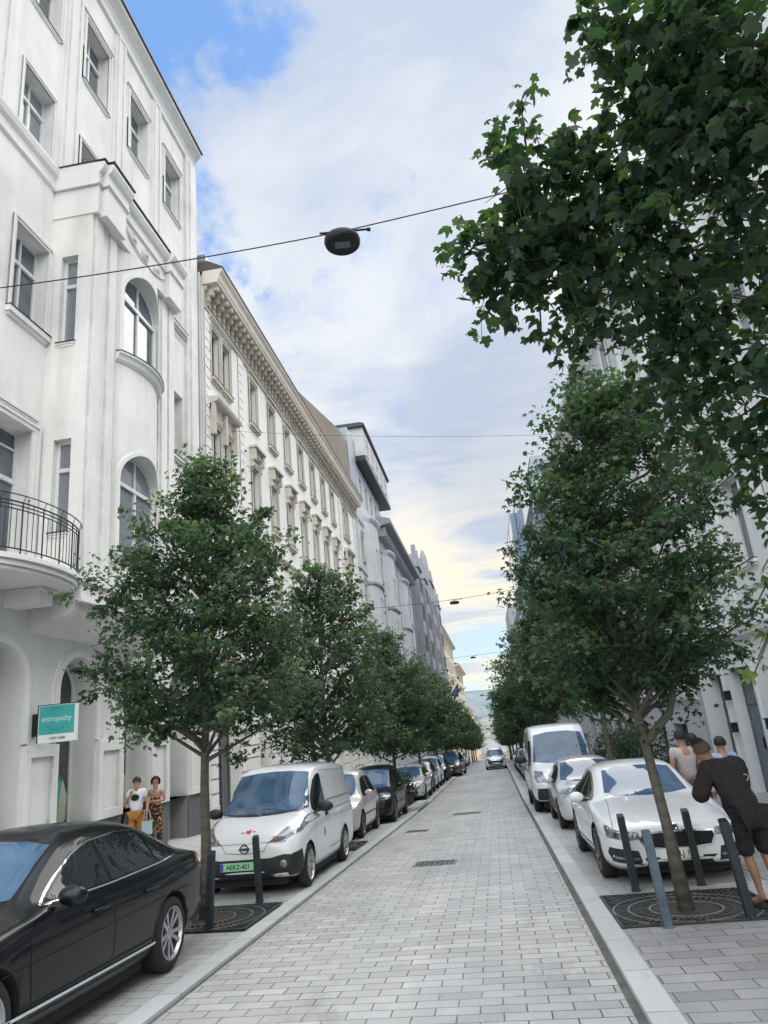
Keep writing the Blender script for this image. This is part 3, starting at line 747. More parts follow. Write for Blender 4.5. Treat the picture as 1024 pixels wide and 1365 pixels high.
# rusticated courses standing proud of the joints
edges = [22.3] + [x for g in gops for x in g] + [53.3]
z = -1.2
while z < 3.9:
    for i in range(0, len(edges), 2):
        a, c = edges[i], edges[i + 1]
        if c - a > .2: b.box(mb, a + .03, c - .03, z + .02, z + .40, 0, .045)
    z += .44
mb.obj('rusticated_base', M['b2_wall'], b.root)
mb = MB()
for i in range(0, len(edges), 2):
    a, c = edges[i], edges[i + 1]
    if c - a > .2: b.box(mb, a + .0, c - .0, -2.6, -.25 if a < 30 else -1.0, 0, .06)
mb.obj('plinth', M['b2_stone_l'], b.root)
for a, c in gops: b.put(window(c - a, 5.6, 'three', mat='door_grey', gl='glass_d', rec=.5), (a + c) / 2, -2.05, 0)
mb = MB()
b.prof(mb, 22.25, 53.3, [(4.05, .03), (4.12, .10), (4.3, .12), (4.38, .22), (4.5, .26), (4.56, .26), (4.6, .05)])
b.prof(mb, 22.25, 53.3, [(9.3, .02), (9.36, .08), (9.5, .08), (9.58, .18), (9.66, .2), (9.7, .03)])
mb.obj('string_course', M['b2_stone_l'], b.root)
for u in (22.95, 48.2):
    mb = MB()
    b.prof(mb, u - .25, u + 2.25, [(17.5, .02), (17.6, .10), (17.68, .16), (17.74, .16), (17.78, .02)])
    b.prof(mb, u - .3, u + 2.3, [(13.2, .05), (13.55, .07), (13.85, .12), (13.92, .32), (14.0, .38), (14.1, .40), (14.16, .05)])
    for q in (u - .22, u + .98, u + 2.12): b.box(mb, q - .08, q + .08, 12.6, 13.85, 0, .24)
    for k in range(9): b.box(mb, u - .05 + k * .24, u + .07 + k * .24, 13.25, 13.5, .05, .13)
    mb.obj('double_hood', M['b2_stone'], b.root)
for u0 in (22.28, 26.0, 46.9, 52.55):   # quoin strips
    mb = MB(); b.box(mb, u0, u0 + .44, 4.62, 17.9, 0, .02)
    for k in range(32):
        w_ = .62 if k % 2 else .48; b.box(mb, u0, u0 + w_, 4.62 + k * .41, 4.62 + k * .41 + .36, 0, .045)
    mb.obj('quoin', M['b2_wall'], b.root)
mb = MB()   # frieze and eaves
b.prof(mb, 22.25, 53.3, [(17.72, .02), (17.76, .09), (17.84, .10), (17.88, .04), (18.5, .05), (18.56, .14), (18.74, .16)])
for k in range(60):
    u = 22.42 + k * .514
    b.box(mb, u, u + .15, 18.36, 18.76, .05, .36); b.box(mb, u, u + .15, 18.56, 18.76, .36, .54); b.box(mb, u + .02, u + .13, 18.12, 18.36, .05, .2); b.box(mb, u + .04, u + .11, 17.96, 18.12, .05, .13)
    b.box(mb, u + .24, u + .44, 17.98, 18.42, .05, .09)
mb.obj('frieze', M['b2_stone'], b.root)
mb = MB(); b.prof(mb, 22.2, 53.45, [(18.76, .2), (18.78, .60), (18.86, .62), (18.92, .66), (19.12, .70), (19.24, .80), (19.34, .82)]); mb.obj('cornice', M['b2_stone_l'], b.root)
mb = MB(); b.prof(mb, 22.2, 53.45, [(19.345, .85), (19.42, .85), (19.8, .2)], base=-.2)
q = [b.P(22.25, 19.5, .3), b.P(53.3, 19.5, .3), b.P(53.3, 21.6, -5), b.P(22.25, 21.6, -5), b.P(22.25, 19.3, -14), b.P(53.3, 19.3, -14)]
mb.add(q, [(0, 1, 2, 3), (3, 2, 5, 4), (0, 3, 4), (1, 5, 2)]); mb.obj('roof', M['roof'], b.root)
mb = MB(); b.box(mb, 22.3, 22.9, 19.0, 20.2, -.9, .1); mb.obj('chimney', M['sheet'], b.root)
for a, c, z0, z1, k in put: b.put(window(c - a, z1 - z0, rec=.28, **k), (a + c) / 2, z0, 0)

# ------------------------------------------------------------------ B3: grey-blue house with big eaves, bays and roof storey
b = Bld('apartment_building', 'grey blue rendered house with rounded bays, deep dark eaves and a boxy roof storey', 'L', -9.0, 70)
ops = []; put = []
us = [56.2 + 3.5 * i for i in range(11)]
for i, u in enumerate(us):
    for z in (3.2, 7.4, 11.6, 15.8):
        w_ = .85; ops.append((u, u + w_, z - .8, z + 1.4)); put.append((u, u + w_, z - .8, z + 1.4))
mb = MB(); b.wall(mb, 53.4, 96, -3.6, 20.4, ops, rec=.35); b.shell(mb, 53.4, 96, -5, 20.4, 14)
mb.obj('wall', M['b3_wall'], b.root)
for a, c, z0, z1 in put: b.put(window(c - a, z1 - z0, mat='frame_white', gl='glass_d', rec=.3, sill=(.16, .14, .16), sur=(.13, .06), hood=('line2', .12, .3, .14), smat='b3_trim'), (a + c) / 2, z0, 0)
mb = MB()
for z in (5.4, 9.6, 13.8, 18.2): b.prof(mb, 53.4, 96, [(z, .02), (z + .08, .12), (z + .22, .15), (z + .26, .02)])
for k in range(13): b.box(mb, 54.3 + k * 3.5, 54.75 + k * 3.5, 5.7, 19.8, 0, .10)
mb.obj('pilaster_grid', M['b3_trim'], b.root)
for u, z0 in ((60.3, 8.8), (71.2, 8.2), (83.5, 7.6)):      # rounded bays with bulging top
    mb = MB(); hw = 2.7
    of = lambda v, u=u: .8 * sqrt(max(0, 1 - ((v - u) / hw) ** 2)) ** .7
    bo = [(u - .95, u - .25, z0 + 1.2, z0 + 3.4), (u + .25, u + .95, z0 + 1.2, z0 + 3.4), (u - .95, u - .25, z0 + 5.6, z0 + 7.8), (u + .25, u + .95, z0 + 5.6, z0 + 7.8)]
    b.wall(mb, u - hw, u + hw, z0, z0 + 10.0, bo, rec=.3, off=of, du=.2); 
    b.prof(mb, u - hw, u + hw, [(z0 + 10., .05), (z0 + 10.3, .25), (z0 + 10.5, .25), (z0 + 10.55, -.2)], off=of, nu=22, base=-.9)
    b.prof(mb, u - hw, u + hw, [(z0 - .9, -.6), (z0 - .5, -.1), (z0 - .1, .2), (z0, .2)], off=of, nu=22, base=-1.)
    mb.obj('rounded_bay', M['b3_wall'], b.root)
    mb = MB(); b.prof(mb, u - hw - .1, u + hw + .1, [(z0 + 4.3, .0), (z0 + 4.4, .16), (z0 + 4.6, .16), (z0 + 4.62, 0)], off=of, nu=22, base=-.9); b.box(mb, u - 1.2, u + 1.2, z0 - 1.7, z0 - .9, 0, .5); mb.obj('bay_moulding', M['b3_dark'], b.root)
    for (a, c, z0_, z1_) in bo: b.put(window(c - a, z1_ - z0_, mat='frame_white', gl='glass_d', rec=.02), (a + c) / 2, z0_, of((a + c) / 2) - .27)
mb = MB()   # deep dark eaves
b.prof(mb, 66, 96.2, [(20.2, .1), (20.6, .5), (20.8, 1.45), (21.1, 1.5), (21.25, 1.45), (21.6, .2)])
for k in range(20): b.box(mb, 66.4 + k * 1.5, 66.7 + k * 1.5, 19.6, 20.5, 0, .9)
mb.obj('eaves', M['b3_dark'], b.root)
mb = MB()   # set-back attic and the projecting top storey
b.box(mb, 53.5, 58, 20.4, 24.8, -10, -.4); b.wall(mb, 58.2, 72, 20.4, 24.6, [(59.5 + 3 * i, 60.6 + 3 * i, 21.4, 23.6) for i in range(4)], rec=.3, off=lambda u: -.3)
b.box(mb, 58.2, 96, 20.4, 24.5, -10, -.62)
mb.obj('attic', M['b3_wall'], b.root)
mb = MB(); b.box(mb, 58.5, 74.5, 25.2, 28.1, -9, .55)
mb.obj('roof_storey', M['b3_wall'], b.root)
mb = MB(); b.box(mb, 58.2, 74.8, 24.75, 25.2, -9, .68); b.prof(mb, 58.2, 75.0, [(28.1, .56), (28.22, .75), (28.36, .78), (28.5, .4)], base=-9); mb.obj('roof_cornice', M['dark_metal'], b.root)
for i in range(5): b.put(window(1.3, 1.7, mat='frame_white', gl='glass_d', rec=.02), 60.5 + i * 2.9, 25.8, .56)
for i in range(4): b.put(window(1.1, 2.2, mat='frame_white', gl='glass_d', rec=.28), 60.05 + 3 * i, 21.4, -.3)
mb = MB()   # brown party wall with a stepped top, rising above the neighbour
q = [b.P(53.35, 19, .0), b.P(53.35, 24.9, -.3), b.P(53.35, 26.0, -.8), b.P(53.35, 30.2, -4.2), b.P(53.35, 30.2, -9), b.P(53.35, 19, -14)]
q2 = [b.P(53.8, 19, .0), b.P(53.8, 24.9, -.3), b.P(53.8, 26.0, -.8), b.P(53.8, 30.2, -4.2), b.P(53.8, 30.2, -9), b.P(53.8, 19, -14)]
mb.add(q + q2, [(0, 1, 2, 3, 4, 5), (6, 7, 8, 9, 10, 11)] + [(i, (i + 1) % 6, 6 + (i + 1) % 6, 6 + i) for i in range(6)]); mb.obj('party_wall', M['gable'], b.root)
mb = MB(); b.box(mb, 54.0, 57.6, 21.2, 26.3, -3.4, -.15); mb.obj('dormer', M['sheet'], b.root)

# ------------------------------------------------------------------ simple further houses
def house(name, label, side, X, u0, u1, ztop, wallm, trim, sp=3.2, floors=5, fh=3.9, wz=2.2, ww=1.1, eave=.5, gl='glass_d', rec=.3, gf=True, roofm='roof', framem='frame_white', depth=13):
    b = Bld(name, label, side, X, (u0 + u1) / 2)
    zg = min(gz(u0), gz(u1)); n = max(1, int((u1 - u0 - 1.2) / sp)); mar = ((u1 - u0) - n * sp) / 2
    ops = []; put = []
    zt = ztop - 1.4
    for f in range(floors):
        z1 = zt - f * fh; z0 = z1 - wz
        if z0 < zg + 4.2: break
        for i in range(n):
            c = u0 + mar + (i + .5) * sp; ops.append((c - ww / 2, c + ww / 2, z0, z1)); put.append((c, z0, ww, wz))
    zb = zg + 4.0; gops = []
    for i in range(n):
        c = u0 + mar + (i + .5) * sp; gops.append((c - ww * .85, c + ww * .85, gz(c) + .18 if False else zg - .6, zb - .8, 0, .4))
    mb = MB(); b.wall(mb, u0, u1, zb, ztop, ops, rec=rec); b.wall(mb, u0, u1, zg - .6, zb, gops, rec=.4); b.shell(mb, u0, u1, zg - 1, ztop, depth)
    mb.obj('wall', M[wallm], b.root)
    mb = MB()
    b.prof(mb, u0, u1, [(ztop - .7, .03), (ztop - .5, .15), (ztop - .3, eave * .6), (ztop - .1, eave), (ztop + .05, eave)])
    mb.obj('cornice', M[trim], b.root)
    mb = MB(); b.prof(mb, u0, u1, [(zb, .02), (zb + .1, .14), (zb + .28, .18), (zb + .3, .02)]); mb.obj('string_course', M[trim], b.root)
    mb = MB(); q = [b.P(u0, ztop + .06, eave), b.P(u1, ztop + .06, eave), b.P(u1, ztop + 2.6, -5), b.P(u0, ztop + 2.6, -5), b.P(u0, ztop + .06, -depth), b.P(u1, ztop + .06, -depth)]
    mb.add(q, [(0, 1, 2, 3), (3, 2, 5, 4), (0, 3, 4), (1, 5, 2)]); mb.obj('roof', M[roofm], b.root)
    for c, z0, w_, h_ in put: b.put(window(w_, h_, mat=framem, gl=gl, rec=rec, sill=(.1, .1, .1), sur=(.12, .05), smat=trim), c, z0, 0)
    for a, c, z0, z1, _, _ in gops: b.put(window(c - a, z1 - z0, 'shop', mat='door_grey', gl='glass_d', rec=.4), (a + c) / 2, z0, 0)
    return b
b = house('apartment_building', 'sooty grey stone house with towers and spiky finials on the left', 'L', -8.9, 96.2, 150, 22.6, 'b4_wall', 'b3_dark', sp=4.2, floors=5, ww=1.3)
for u, w_, zt in ((101, 5, 25.0), (112, 6, 25.2), (127, 9, 27.4), (143, 7, 25.4)):
    mb = MB(); b.box(mb, u - w_ / 2, u + w_ / 2, -4, zt, 0, 1.0); b.box(mb, u - w_ / 2 - .2, u + w_ / 2 + .2, zt - 2.0, zt - 1.7, 0, 1.25)
    b.box(mb, u - w_ / 2 + .2, u - w_ / 2 + .9, zt, zt + 1.4, .3, .9); b.box(mb, u + w_ / 2 - .9, u + w_ / 2 - .2, zt, zt + 1.4, .3, .9)
    mb.obj('tower', M['b4_wall'], b.root)
    for s_ in (-1, 1):
        for z in (2, 6.5, 11, 15.5, 19.5): b.put(window(1.2, 2.4, mat='frame_dark', gl='glass_d', rec=.02), u + s_ * w_ * .24, z, 1.01)
mb = MB(); mb.lathe([(.9, 0), (.8, 1.6), (.55, 3.2), (.18, 4.2), (0, 4.3)], 10, Matrix.Translation(b.P(124.5, 27.3, .1))); mb.obj('finial', M['b4_wall'], b.root)
house('apartment_building', 'cream house flying a blue flag, beyond the sooty towers on the left', 'L', -8.8, 150.2, 205, 20.5, 'b5_wall', 'b2_stone_l', sp=4.5, floors=5, eave=1.0)
house('apartment_building', 'pale beige house with a flat cornice far down the left side', 'L', -8.7, 205.2, 262, 16.0, 'b5_wall', 'b2_stone_l', sp=4.5, floors=4, eave=1.4)
house('apartment_building', 'ochre house with brown roof, last on the left before the hills', 'L', -8.0, 262.3, 350, 3.5, 'b6_wall', 'b2_stone_l', sp=5, floors=4)
mb = MB(); fz = 6.5
fl = empty('flag', (-8.3, 160, fz)); tag(fl, 'blue flag hanging from a slanted pole on the cream house', 'flag')
mb.tube([(0, 0, 0), (1.9, 0, 2.4)], .05, 6); mb.obj('pole', M['iron'], fl)
mb = MB(); nx = 8
for i in range(nx + 1):
    for j in range(7): mb.v.append((.5 + 1.3 * i / nx, .12 * sin(i * 1.4 + j * .4), .75 + 1.6 * i / nx - 2.1 * j / 6 - (1 - i / nx) * .2))
for i in range(nx):
    for j in range(6): a = i * 7 + j; mb.f.append((a, a + 1, a + 8, a + 7)); mb.m.append(0)
mb.obj('cloth', M['flag'], fl, smooth=True)

# right side ------------------------------------------------------------------
b = Bld('apartment_building', 'white house with plain pilasters and tall grey doors, nearest on the right behind the trees', 'R', 7.0, 16)
ops = []; put = []
for i in range(8):
    c = 3.2 + i * 3.1
    for z in (4.9, 8.9, 12.7):
        ops.append((c - .6, c + .6, z, z + 2.3)); put.append((c, z))
go = [(20.2, 21.95, -1.4, 2.4, 0, .35), (22.75, 24.0, -1.5, 2.3, 0, .35), (15.2, 16.6, -1.2, 2.6, 0, .35), (10.5, 12.0, -1.0, 2.6, 0, .35), (5.5, 7.0, -.8, 2.6, 0, .35)]
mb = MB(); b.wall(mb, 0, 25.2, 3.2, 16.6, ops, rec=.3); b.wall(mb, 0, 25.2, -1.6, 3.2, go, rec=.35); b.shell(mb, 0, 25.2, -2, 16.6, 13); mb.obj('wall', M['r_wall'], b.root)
mb = MB()
for i in range(9): b.box(mb, 1.4 + i * 3.1, 1.95 + i * 3.1, 3.5, 15.9, 0, .08)
b.prof(mb, 0, 25.2, [(3.1, .03), (3.2, .14), (3.4, .18), (3.45, .02)]); b.prof(mb, 0, 25.2, [(15.9, .03), (16.1, .2), (16.4, .5), (16.6, .55)])
for a, c, z0, z1, _, _ in go:
    b.box(mb, a - .16, a, z0 + .3, z1 + .16, 0, .05); b.box(mb, c, c + .16, z0 + .3, z1 + .16, 0, .05); b.box(mb, a, c, z1, z1 + .16, 0, .05)
mb.obj('moulding', M['r_wall'], b.root)
mb = MB(); b.box(mb, 0, 25.2, 16.61, 16.7, -13, .6); mb.obj('roof', M['dark_metal'], b.root)
for c, z in put: b.put(window(1.2, 2.3, rec=.3, sill=(.1, .1, .1)), c, z, 0)
for a, c, z0, z1, _, _ in go:
    d = MB(); b.box(d, a, c, z0, z1, -.33, -.28); m_ = (a + c) / 2
    b.box(d, m_ - .03, m_ + .03, z0, z1, -.28, -.25); b.box(d, a, a + .09, z0, z1, -.28, -.24); b.box(d, c - .09, c, z0, z1, -.28, -.24); b.box(d, a, c, z1 - 1.0, z1 - .92, -.28, -.24)
    do = d.obj('door', M['door_grey'], b.root)
    h = MB(); b.box(h, m_ + .06, m_ + .09, (z0 + z1) / 2 - .3, (z0 + z1) / 2, -.25, -.2); h.obj('handle', M['iron'], do)
for u, z in ((22.35, .75), (22.35, 1.65), (19.6, .9)):
    mb = MB(); b.box(mb, u - .06, u + .06, z - .12, z + .12, .0, .16); b.box(mb, u - .09, u + .09, z + .12, z + .15, 0, .19); mb.obj('wall_lamp', M['iron'], b.root)
house('apartment_building', 'light grey house with a tall attic storey behind the second right tree', 'R', 7.0, 25.6, 56, 18.6, 'r_grey', 'r_wall', sp=3.4, floors=4, fh=3.7, ww=1.2, eave=.7)
b = house('office_building', 'grey office block with blue mirror glass bays above the right trees', 'R', 7.0, 56.3, 100, 21.6, 'r_grey', 'sheet', sp=3.2, floors=5, gl='glass_blue', roofm='sheet', ww=2.3)
for u0, u1, z0, z1, d in ((57.0, 61.5, 18.6, 22.4, .95), (80, 96, 15.5, 27.0, .7), (88, 104, 17.5, 26.2, 1.35)):
    mb = MB(); b.box(mb, u0, u1, z0, z1, 0, d); o = mb.obj('glass_bay', M['glass_blue'], b.root)
    mb = MB()
    k = z0
    while k <= z1 + .01: b.box(mb, u0 - .03, u1 + .03, k - .06, k + .06, 0, d + .03); k += (z1 - z0) / 3
    for u in (u0, (u0 + u1) / 2, u1): b.box(mb, u - .06, u + .06, z0, z1, 0, d + .035)
    mb.obj('glazing_bar', M['sheet'], o)
mb = MB(); b.box(mb, 78, 99, 21.6, 26.6, -10, .45); mb.obj('stair_tower', M['r_grey'], b.root)
b = house('apartment_building', 'pale grey house with a boxed balcony top far down on the right', 'R', 7.0, 104.2, 175, 18.0, 'r_wall', 'r_grey', sp=4.2, floors=5)
mb = MB(); b.box(mb, 146, 166, 18.0, 22.6, -8, .9); mb.obj('roof_box', M['b3_dark'], b.root)
house('apartment_building', 'narrow beige house closing the right side of the street', 'R', 7.1, 175.3, 260, 9.5, 'b5_wall', 'b2_stone_l', sp=5, floors=4)

# ------------------------------------------------------------------ foliage
_LO = np.array([(0, 0, 0), (-.36, .02, -.10), (-.27, .27, .03), (-.62, .48, -.14), (-.26, .62, .04), (0, 1.05, -.20), (.27, .60, .04), (.58, .52, -.14), (.28, .27, .03), (.36, .04, -.10), (0, .40, .08)], float)
_LT = [(10, i, (i + 1) % 10) for i in range(10)]
_SO = np.array([(0, 0, 0), (-.42, .45, -.05), (0, 1.0, -.08), (.42, .45, -.05)], float)
_ST = [(0, 2, 1), (0, 3, 2)]
_BO = np.array([(0, 0, 0), (-.26, -.07, -.03), (-.46, .08, -.09), (-.36, .22, .01), (-.56, .36, -.08), (-.66, .56, -.15), (-.40, .56, -.02), (-.25, .60, .03), (-.26, .82, -.04), (0, 1.06, -.18), (.26, .80, -.04), (.25, .60, .03), (.42, .55, -.02), (.64, .58, -.15), (.56, .36, -.08), (.36, .22, .01), (.45, .10, -.09), (.26, -.07, -.03), (0, .38, .08)], float)
_BT = [(18, i, (i + 1) % 18) for i in range(18)]
def leaves_mesh(name, P, S, LVv, mat, rng, simple_=False, tilt=.9, broad=False):
    n = len(P); T = _SO if simple_ else (_BO if broad else _LO); F = np.array(_ST if simple_ else (_BT if broad else _LT))
    az = rng.uniform(0, 2 * pi, n); el = rng.normal(-.25, tilt * .55, n); ro = rng.normal(0, .6, n)
    d = np.stack([np.cos(az) * np.cos(el), np.sin(az) * np.cos(el), np.sin(el)], 1)
    up = np.tile([0, 0, 1.], (n, 1)); sd = np.cross(d, up); sd /= np.linalg.norm(sd, axis=1)[:, None]
    nr = np.cross(sd, d); c, s_ = np.cos(ro)[:, None], np.sin(ro)[:, None]
    sd2 = sd * c + nr * s_; nr2 = nr * c - sd * s_
    fx = rng.uniform(.62, 1.08, n)[:, None, None]; fz = rng.uniform(-.6, 3.0, n)[:, None, None]
    V = (P[:, None, :] + S[:, None, None] * (T[None, :, 0:1] * fx * sd2[:, None, :] + T[None, :, 1:2] * d[:, None, :] + T[None, :, 2:3] * fz * nr2[:, None, :])).reshape(-1, 3)
    k = len(T); tri = (F[None] + (np.arange(n) * k)[:, None, None]).reshape(-1, 3)
    me = bpy.data.meshes.new(name); me.vertices.add(len(V)); me.vertices.foreach_set('co', V.ravel())
    me.loops.add(tri.size); me.loops.foreach_set('vertex_index', tri.ravel().astype(np.int32))
    me.polygons.add(len(tri)); me.polygons.foreach_set('loop_start', np.arange(0, tri.size, 3, dtype=np.int32))
    try: me.polygons.foreach_set('loop_total', np.full(len(tri), 3, dtype=np.int32))
    except Exception: pass
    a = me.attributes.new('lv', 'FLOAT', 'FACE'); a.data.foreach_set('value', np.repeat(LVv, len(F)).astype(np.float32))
    me.update(calc_edges=True); me.materials.append(M[mat]); return me

def env_r(t, prof):
    for (a, ra), (b, rb) in zip(prof, prof[1:]):
        if t <= b: return ra + (rb - ra) * (t - a) / (b - a)
    return prof[-1][1]

def make_tree(seed, trunk_pts, z0, z1, R, prof, nclus, per, leaf=.12, simple_=False, lean=(0, 0), r0=.085, extra=[], mat='leaf'):
    """returns (trunk mesh, limb mesh, crown mesh); coordinates relative to trunk base"""
    rng = np.random.default_rng(seed); rr = random.Random(seed)
    mb = MB(); n = len(trunk_pts)
    mb.tube(trunk_pts, [r0 * (1.35 if i == 0 else 1 - .62 * i / (n - 1)) for i in range(n)], 12)
    def tpos(z):
        for a, b in zip(trunk_pts, trunk_pts[1:]):
            if z <= b[2]: 
                t = (z - a[2]) / (b[2] - a[2]); return Vector(a).lerp(Vector(b), t)
        return Vector(trunk_pts[-1])
    lb = MB(); C_ = []; LVc = []
    for k in range(nclus):
        t = (k + rr.random()) / nclus; t = t ** .92
        az = k * 2.399963 + rr.uniform(-.5, .5)
        rad = env_r(t, prof) * R * rr.choice((.62, .8, .95, 1.05, 1.16)) * rr.uniform(.92, 1.08)
        z = z0 + (z1 - z0) * t
        top = tpos(z); lx = lean[0]; ly = lean[1]
        end = Vector((top.x + lx + rad * cos(az), top.y + ly + rad * sin(az), z + rr.uniform(-.12, .12)))
        st = tpos(max(z0 * rr.uniform(.74, 1.12), z - rad * .6 - .2))
        mid = st.lerp(end, .5) + Vector((rr.uniform(-.1, .1), rr.uniform(-.1, .1), -.08 + rr.uniform(0, .15)))
        if rad > .25: lb.tube([st, mid, end], [.028 * (1.2 - t * .6), .016, .005], 5, cap=False)
        nsub = max(2, int(3 + rad / R * 5))
        for j in range(nsub):
            f = .38 + .68 * (j + rr.random()) / nsub
            p = (st.lerp(mid, f * 2) if f < .5 else mid.lerp(end, (f - .5) * 2))
            q = p + Vector((rr.gauss(0, .16), rr.gauss(0, .16), rr.gauss(.02, .12))) * (R / 1.5)
            lb.tube([p, q], [.006, .003], 4, cap=False)
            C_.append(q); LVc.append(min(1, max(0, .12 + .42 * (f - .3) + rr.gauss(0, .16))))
    for e in extra:
        C_.append(Vector(e)); LVc.append(rr.uniform(.2, .6))
    C_ = np.array([tuple(c) for c in C_]); m = len(C_)
    idx = rng.integers(0, m, int(m * per)); sz = rng.uniform(.5, 1.25, m)
    off = rng.normal(0, 1, (len(idx), 3)) * np.array([.125, .125, .085]) * (R / 1.5) * sz[idx][:, None]
    P = C_[idx] + off
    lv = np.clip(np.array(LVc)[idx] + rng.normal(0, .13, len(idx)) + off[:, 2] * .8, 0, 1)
    S = leaf * rng.uniform(.6, 1.2, len(idx))
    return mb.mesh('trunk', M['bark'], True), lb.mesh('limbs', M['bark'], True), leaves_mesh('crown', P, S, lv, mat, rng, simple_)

def tree_obj(meshes, loc, rot, label, group=None, scale=(1, 1, 1)):
    o = empty('street_tree', loc, (0, 0, rot)); o.scale = scale; tag(o, label, 'tree', group)
    link_mesh('trunk', meshes[0], o); link_mesh('limbs', meshes[1], o); link_mesh('crown', meshes[2], o); return o
PROF_L = [(0, .78), (.12, 1.0), (.35, 1.0), (.55, .92), (.75, .62), (.9, .28), (1, .1)]
tA = make_tree(11, [(0, 0, -.1), (.01, 0, .8), (-.01, .02, 1.7), (.03, 0, 2.7), (0, 0, 4.2), (.05, .02, 6.15)], 2.45, 6.3, 1.46, PROF_L, 92, 36, leaf=.080, r0=.078,
               extra=[(1.0, 0, 4.9), (.85, 0, 5.05), (.75, 0, 4.9), (.55, 0, 5.2), (.05, 0, 6.4), (.0, .05, 6.25), (-.1, 0, 6.05), (.1, 0, 5.9), (-1.1, 0, 4.8), (-1.25, 0, 4.75)])
tree_obj(tA, (-3.99, 9.67, gz(9.67)), 0, 'leafy young maple rising from the iron grate between the black saloon and the white van')
tB = make_tree(23, [(0, 0, -.1), (-.04, .02, .9), (-.10, .03, 1.7), (-.16, .0, 2.4), (-.22, 0, 3.6), (-.15, 0, 5.4)], 2.35, 6.35, 1.32, [(0, .72), (.15, .98), (.4, 1.0), (.6, .9), (.8, .62), (.93, .32), (1, .12)], 104, 37, leaf=.078, lean=(.34, 0), r0=.068)
t = tree_obj(tB, (1.78, 8.6, gz(8.6)), 0, 'maple in the round grate before the white saloon, its trunk forking low')
# the two strong limbs of the right tree
mb = MB()
mb.tube([(-.10, .02, 1.75), (.22, 0, 2.05), (.36, 0, 2.45), (.5, .05, 3.1), (.8, .1, 3.8)], [.055, .042, .034, .026, .01], 8)
mb.tube([(-.13, .02, 2.1), (-.38, .0, 2.6), (-.55, 0, 3.2), (-.75, 0, 4.0)], [.045, .035, .026, .01], 8)
mb.obj('fork', M['bark'], t, smooth=True)
tC = make_tree(37, [(0, 0, -.1), (.03, 0, .9), (0, 0, 1.8), (-.03, 0, 3.5), (0, 0, 6.0)], 2.1, 6.5, 1.62, [(0, .75), (.12, 1.0), (.35, 1.0), (.6, .92), (.8, .66), (.93, .36), (1, .12)], 84, 26, leaf=.10, simple_=False, r0=.08)
tE = make_tree(53, [(0, 0, -.1), (.03, 0, .9), (-.02, 0, 1.9), (-.05, 0, 3.5), (0, 0, 6.0)], 2.85, 6.9, 1.5, PROF_L, 74, 28, leaf=.10, r0=.085)
tD = make_tree(41, [(0, 0, -.1), (-.03, 0, .9), (0, 0, 1.8), (.03, 0, 3.5), (0, 0, 5.6)], 2.15, 6.3, 1.68, [(0, .75), (.12, 1.0), (.4, 1.0), (.65, .9), (.85, .6), (1, .2)], 70, 18, leaf=.17, simple_=True, r0=.10)
def row(specs, side, grp):
    for i, (x, y, me, rz, sc, lab) in enumerate(specs):
        tree_obj(me, (x, y, gz(y) + .03), rz, lab, grp, (sc, sc, sc))
row([(-3.95, 17.0, tC, 0.4, 1.02, 'second maple in the left row, beyond the white van'), (-3.7, 26.5, tC, 2.2, 1.0, 'third maple in the left row, between the dark car and the planter')] +
    [(-3.7 + random.uniform(-.15, .15), 26.5 + 9.4 * k, tD, random.uniform(0, 6), .92 + .06 * (k % 3), 'dark round-topped maple far down the left row of street trees') for k in range(1, 12)], 'L', 'maples planted along the left kerb')
row([(2.55, 17.3, tE, 1.1, 1.0, 'second maple in the right row, over the silver hatchback')] +
    [(1.95 + random.uniform(-.1, .25), 17.6 + 9.2 * k, tE if k < 3 else tD, random.uniform(0, 6), .98 + .05 * (k % 3), 'dark maple beyond the tall white van in the right row of street trees') for k in range(1, 12)], 'R', 'maples planted along the right kerb')

# the tree whose branches hang into the picture from the right
FG = [(0.17,3.97,4.66,0.15),(0.34,4.16,4.55,0.21),(0.53,4.20,4.45,0.23),(0.65,4.25,4.14,0.10),(0.85,4.23,4.12,0.08),(0.39,3.93,4.70,0.21),(0.62,3.96,4.62,0.28),(0.87,3.98,4.52,0.35),(1.04,3.76,4.60,0.37),(0.62,3.61,4.90,0.25),(0.53,3.44,5.10,0.10),(0.63,3.36,5.17,0.08),(0.49,3.51,5.04,0.07),(0.82,3.61,5.01,0.23),(0.97,3.56,5.03,0.18),(1.01,3.60,4.81,0.30),(0.93,4.24,4.29,0.25),(1.15,3.95,4.28,0.39),(1.42,3.71,4.32,0.44),(1.61,3.40,4.44,0.43),(1.35,3.42,4.73,0.34),(1.27,3.20,5.00,0.27),(1.15,3.02,5.07,0.20),(0.99,2.88,5.25,0.14),(1.15,2.89,5.19,0.21),(1.38,2.97,5.02,0.40),(1.62,2.93,4.81,0.42),(1.75,3.04,4.46,0.36),(1.74,3.61,3.84,0.44),(1.42,4.06,3.92,0.37),(1.57,3.98,3.50,0.33),(1.65,3.88,3.06,0.25),(1.46,4.22,3.27,0.22),(1.74,3.60,3.37,0.35),(1.40,4.49,3.77,0.21),(1.59,3.97,2.84,0.10),(1.12,3.31,4.94,0.11),(0.27,3.88,4.78,0.09),(1.43,3.86,4.06,0.29),(1.53,3.22,4.70,0.38),(1.50,4.01,3.73,0.29)]
FY = [(1.51,3.87,2.39,0.06),(1.47,3.91,2.24,0.08),(1.48,3.92,2.07,0.08),(1.41,3.95,1.94,0.05),(1.60,3.92,2.56,0.07),(1.37,3.97,1.85,0.04)]
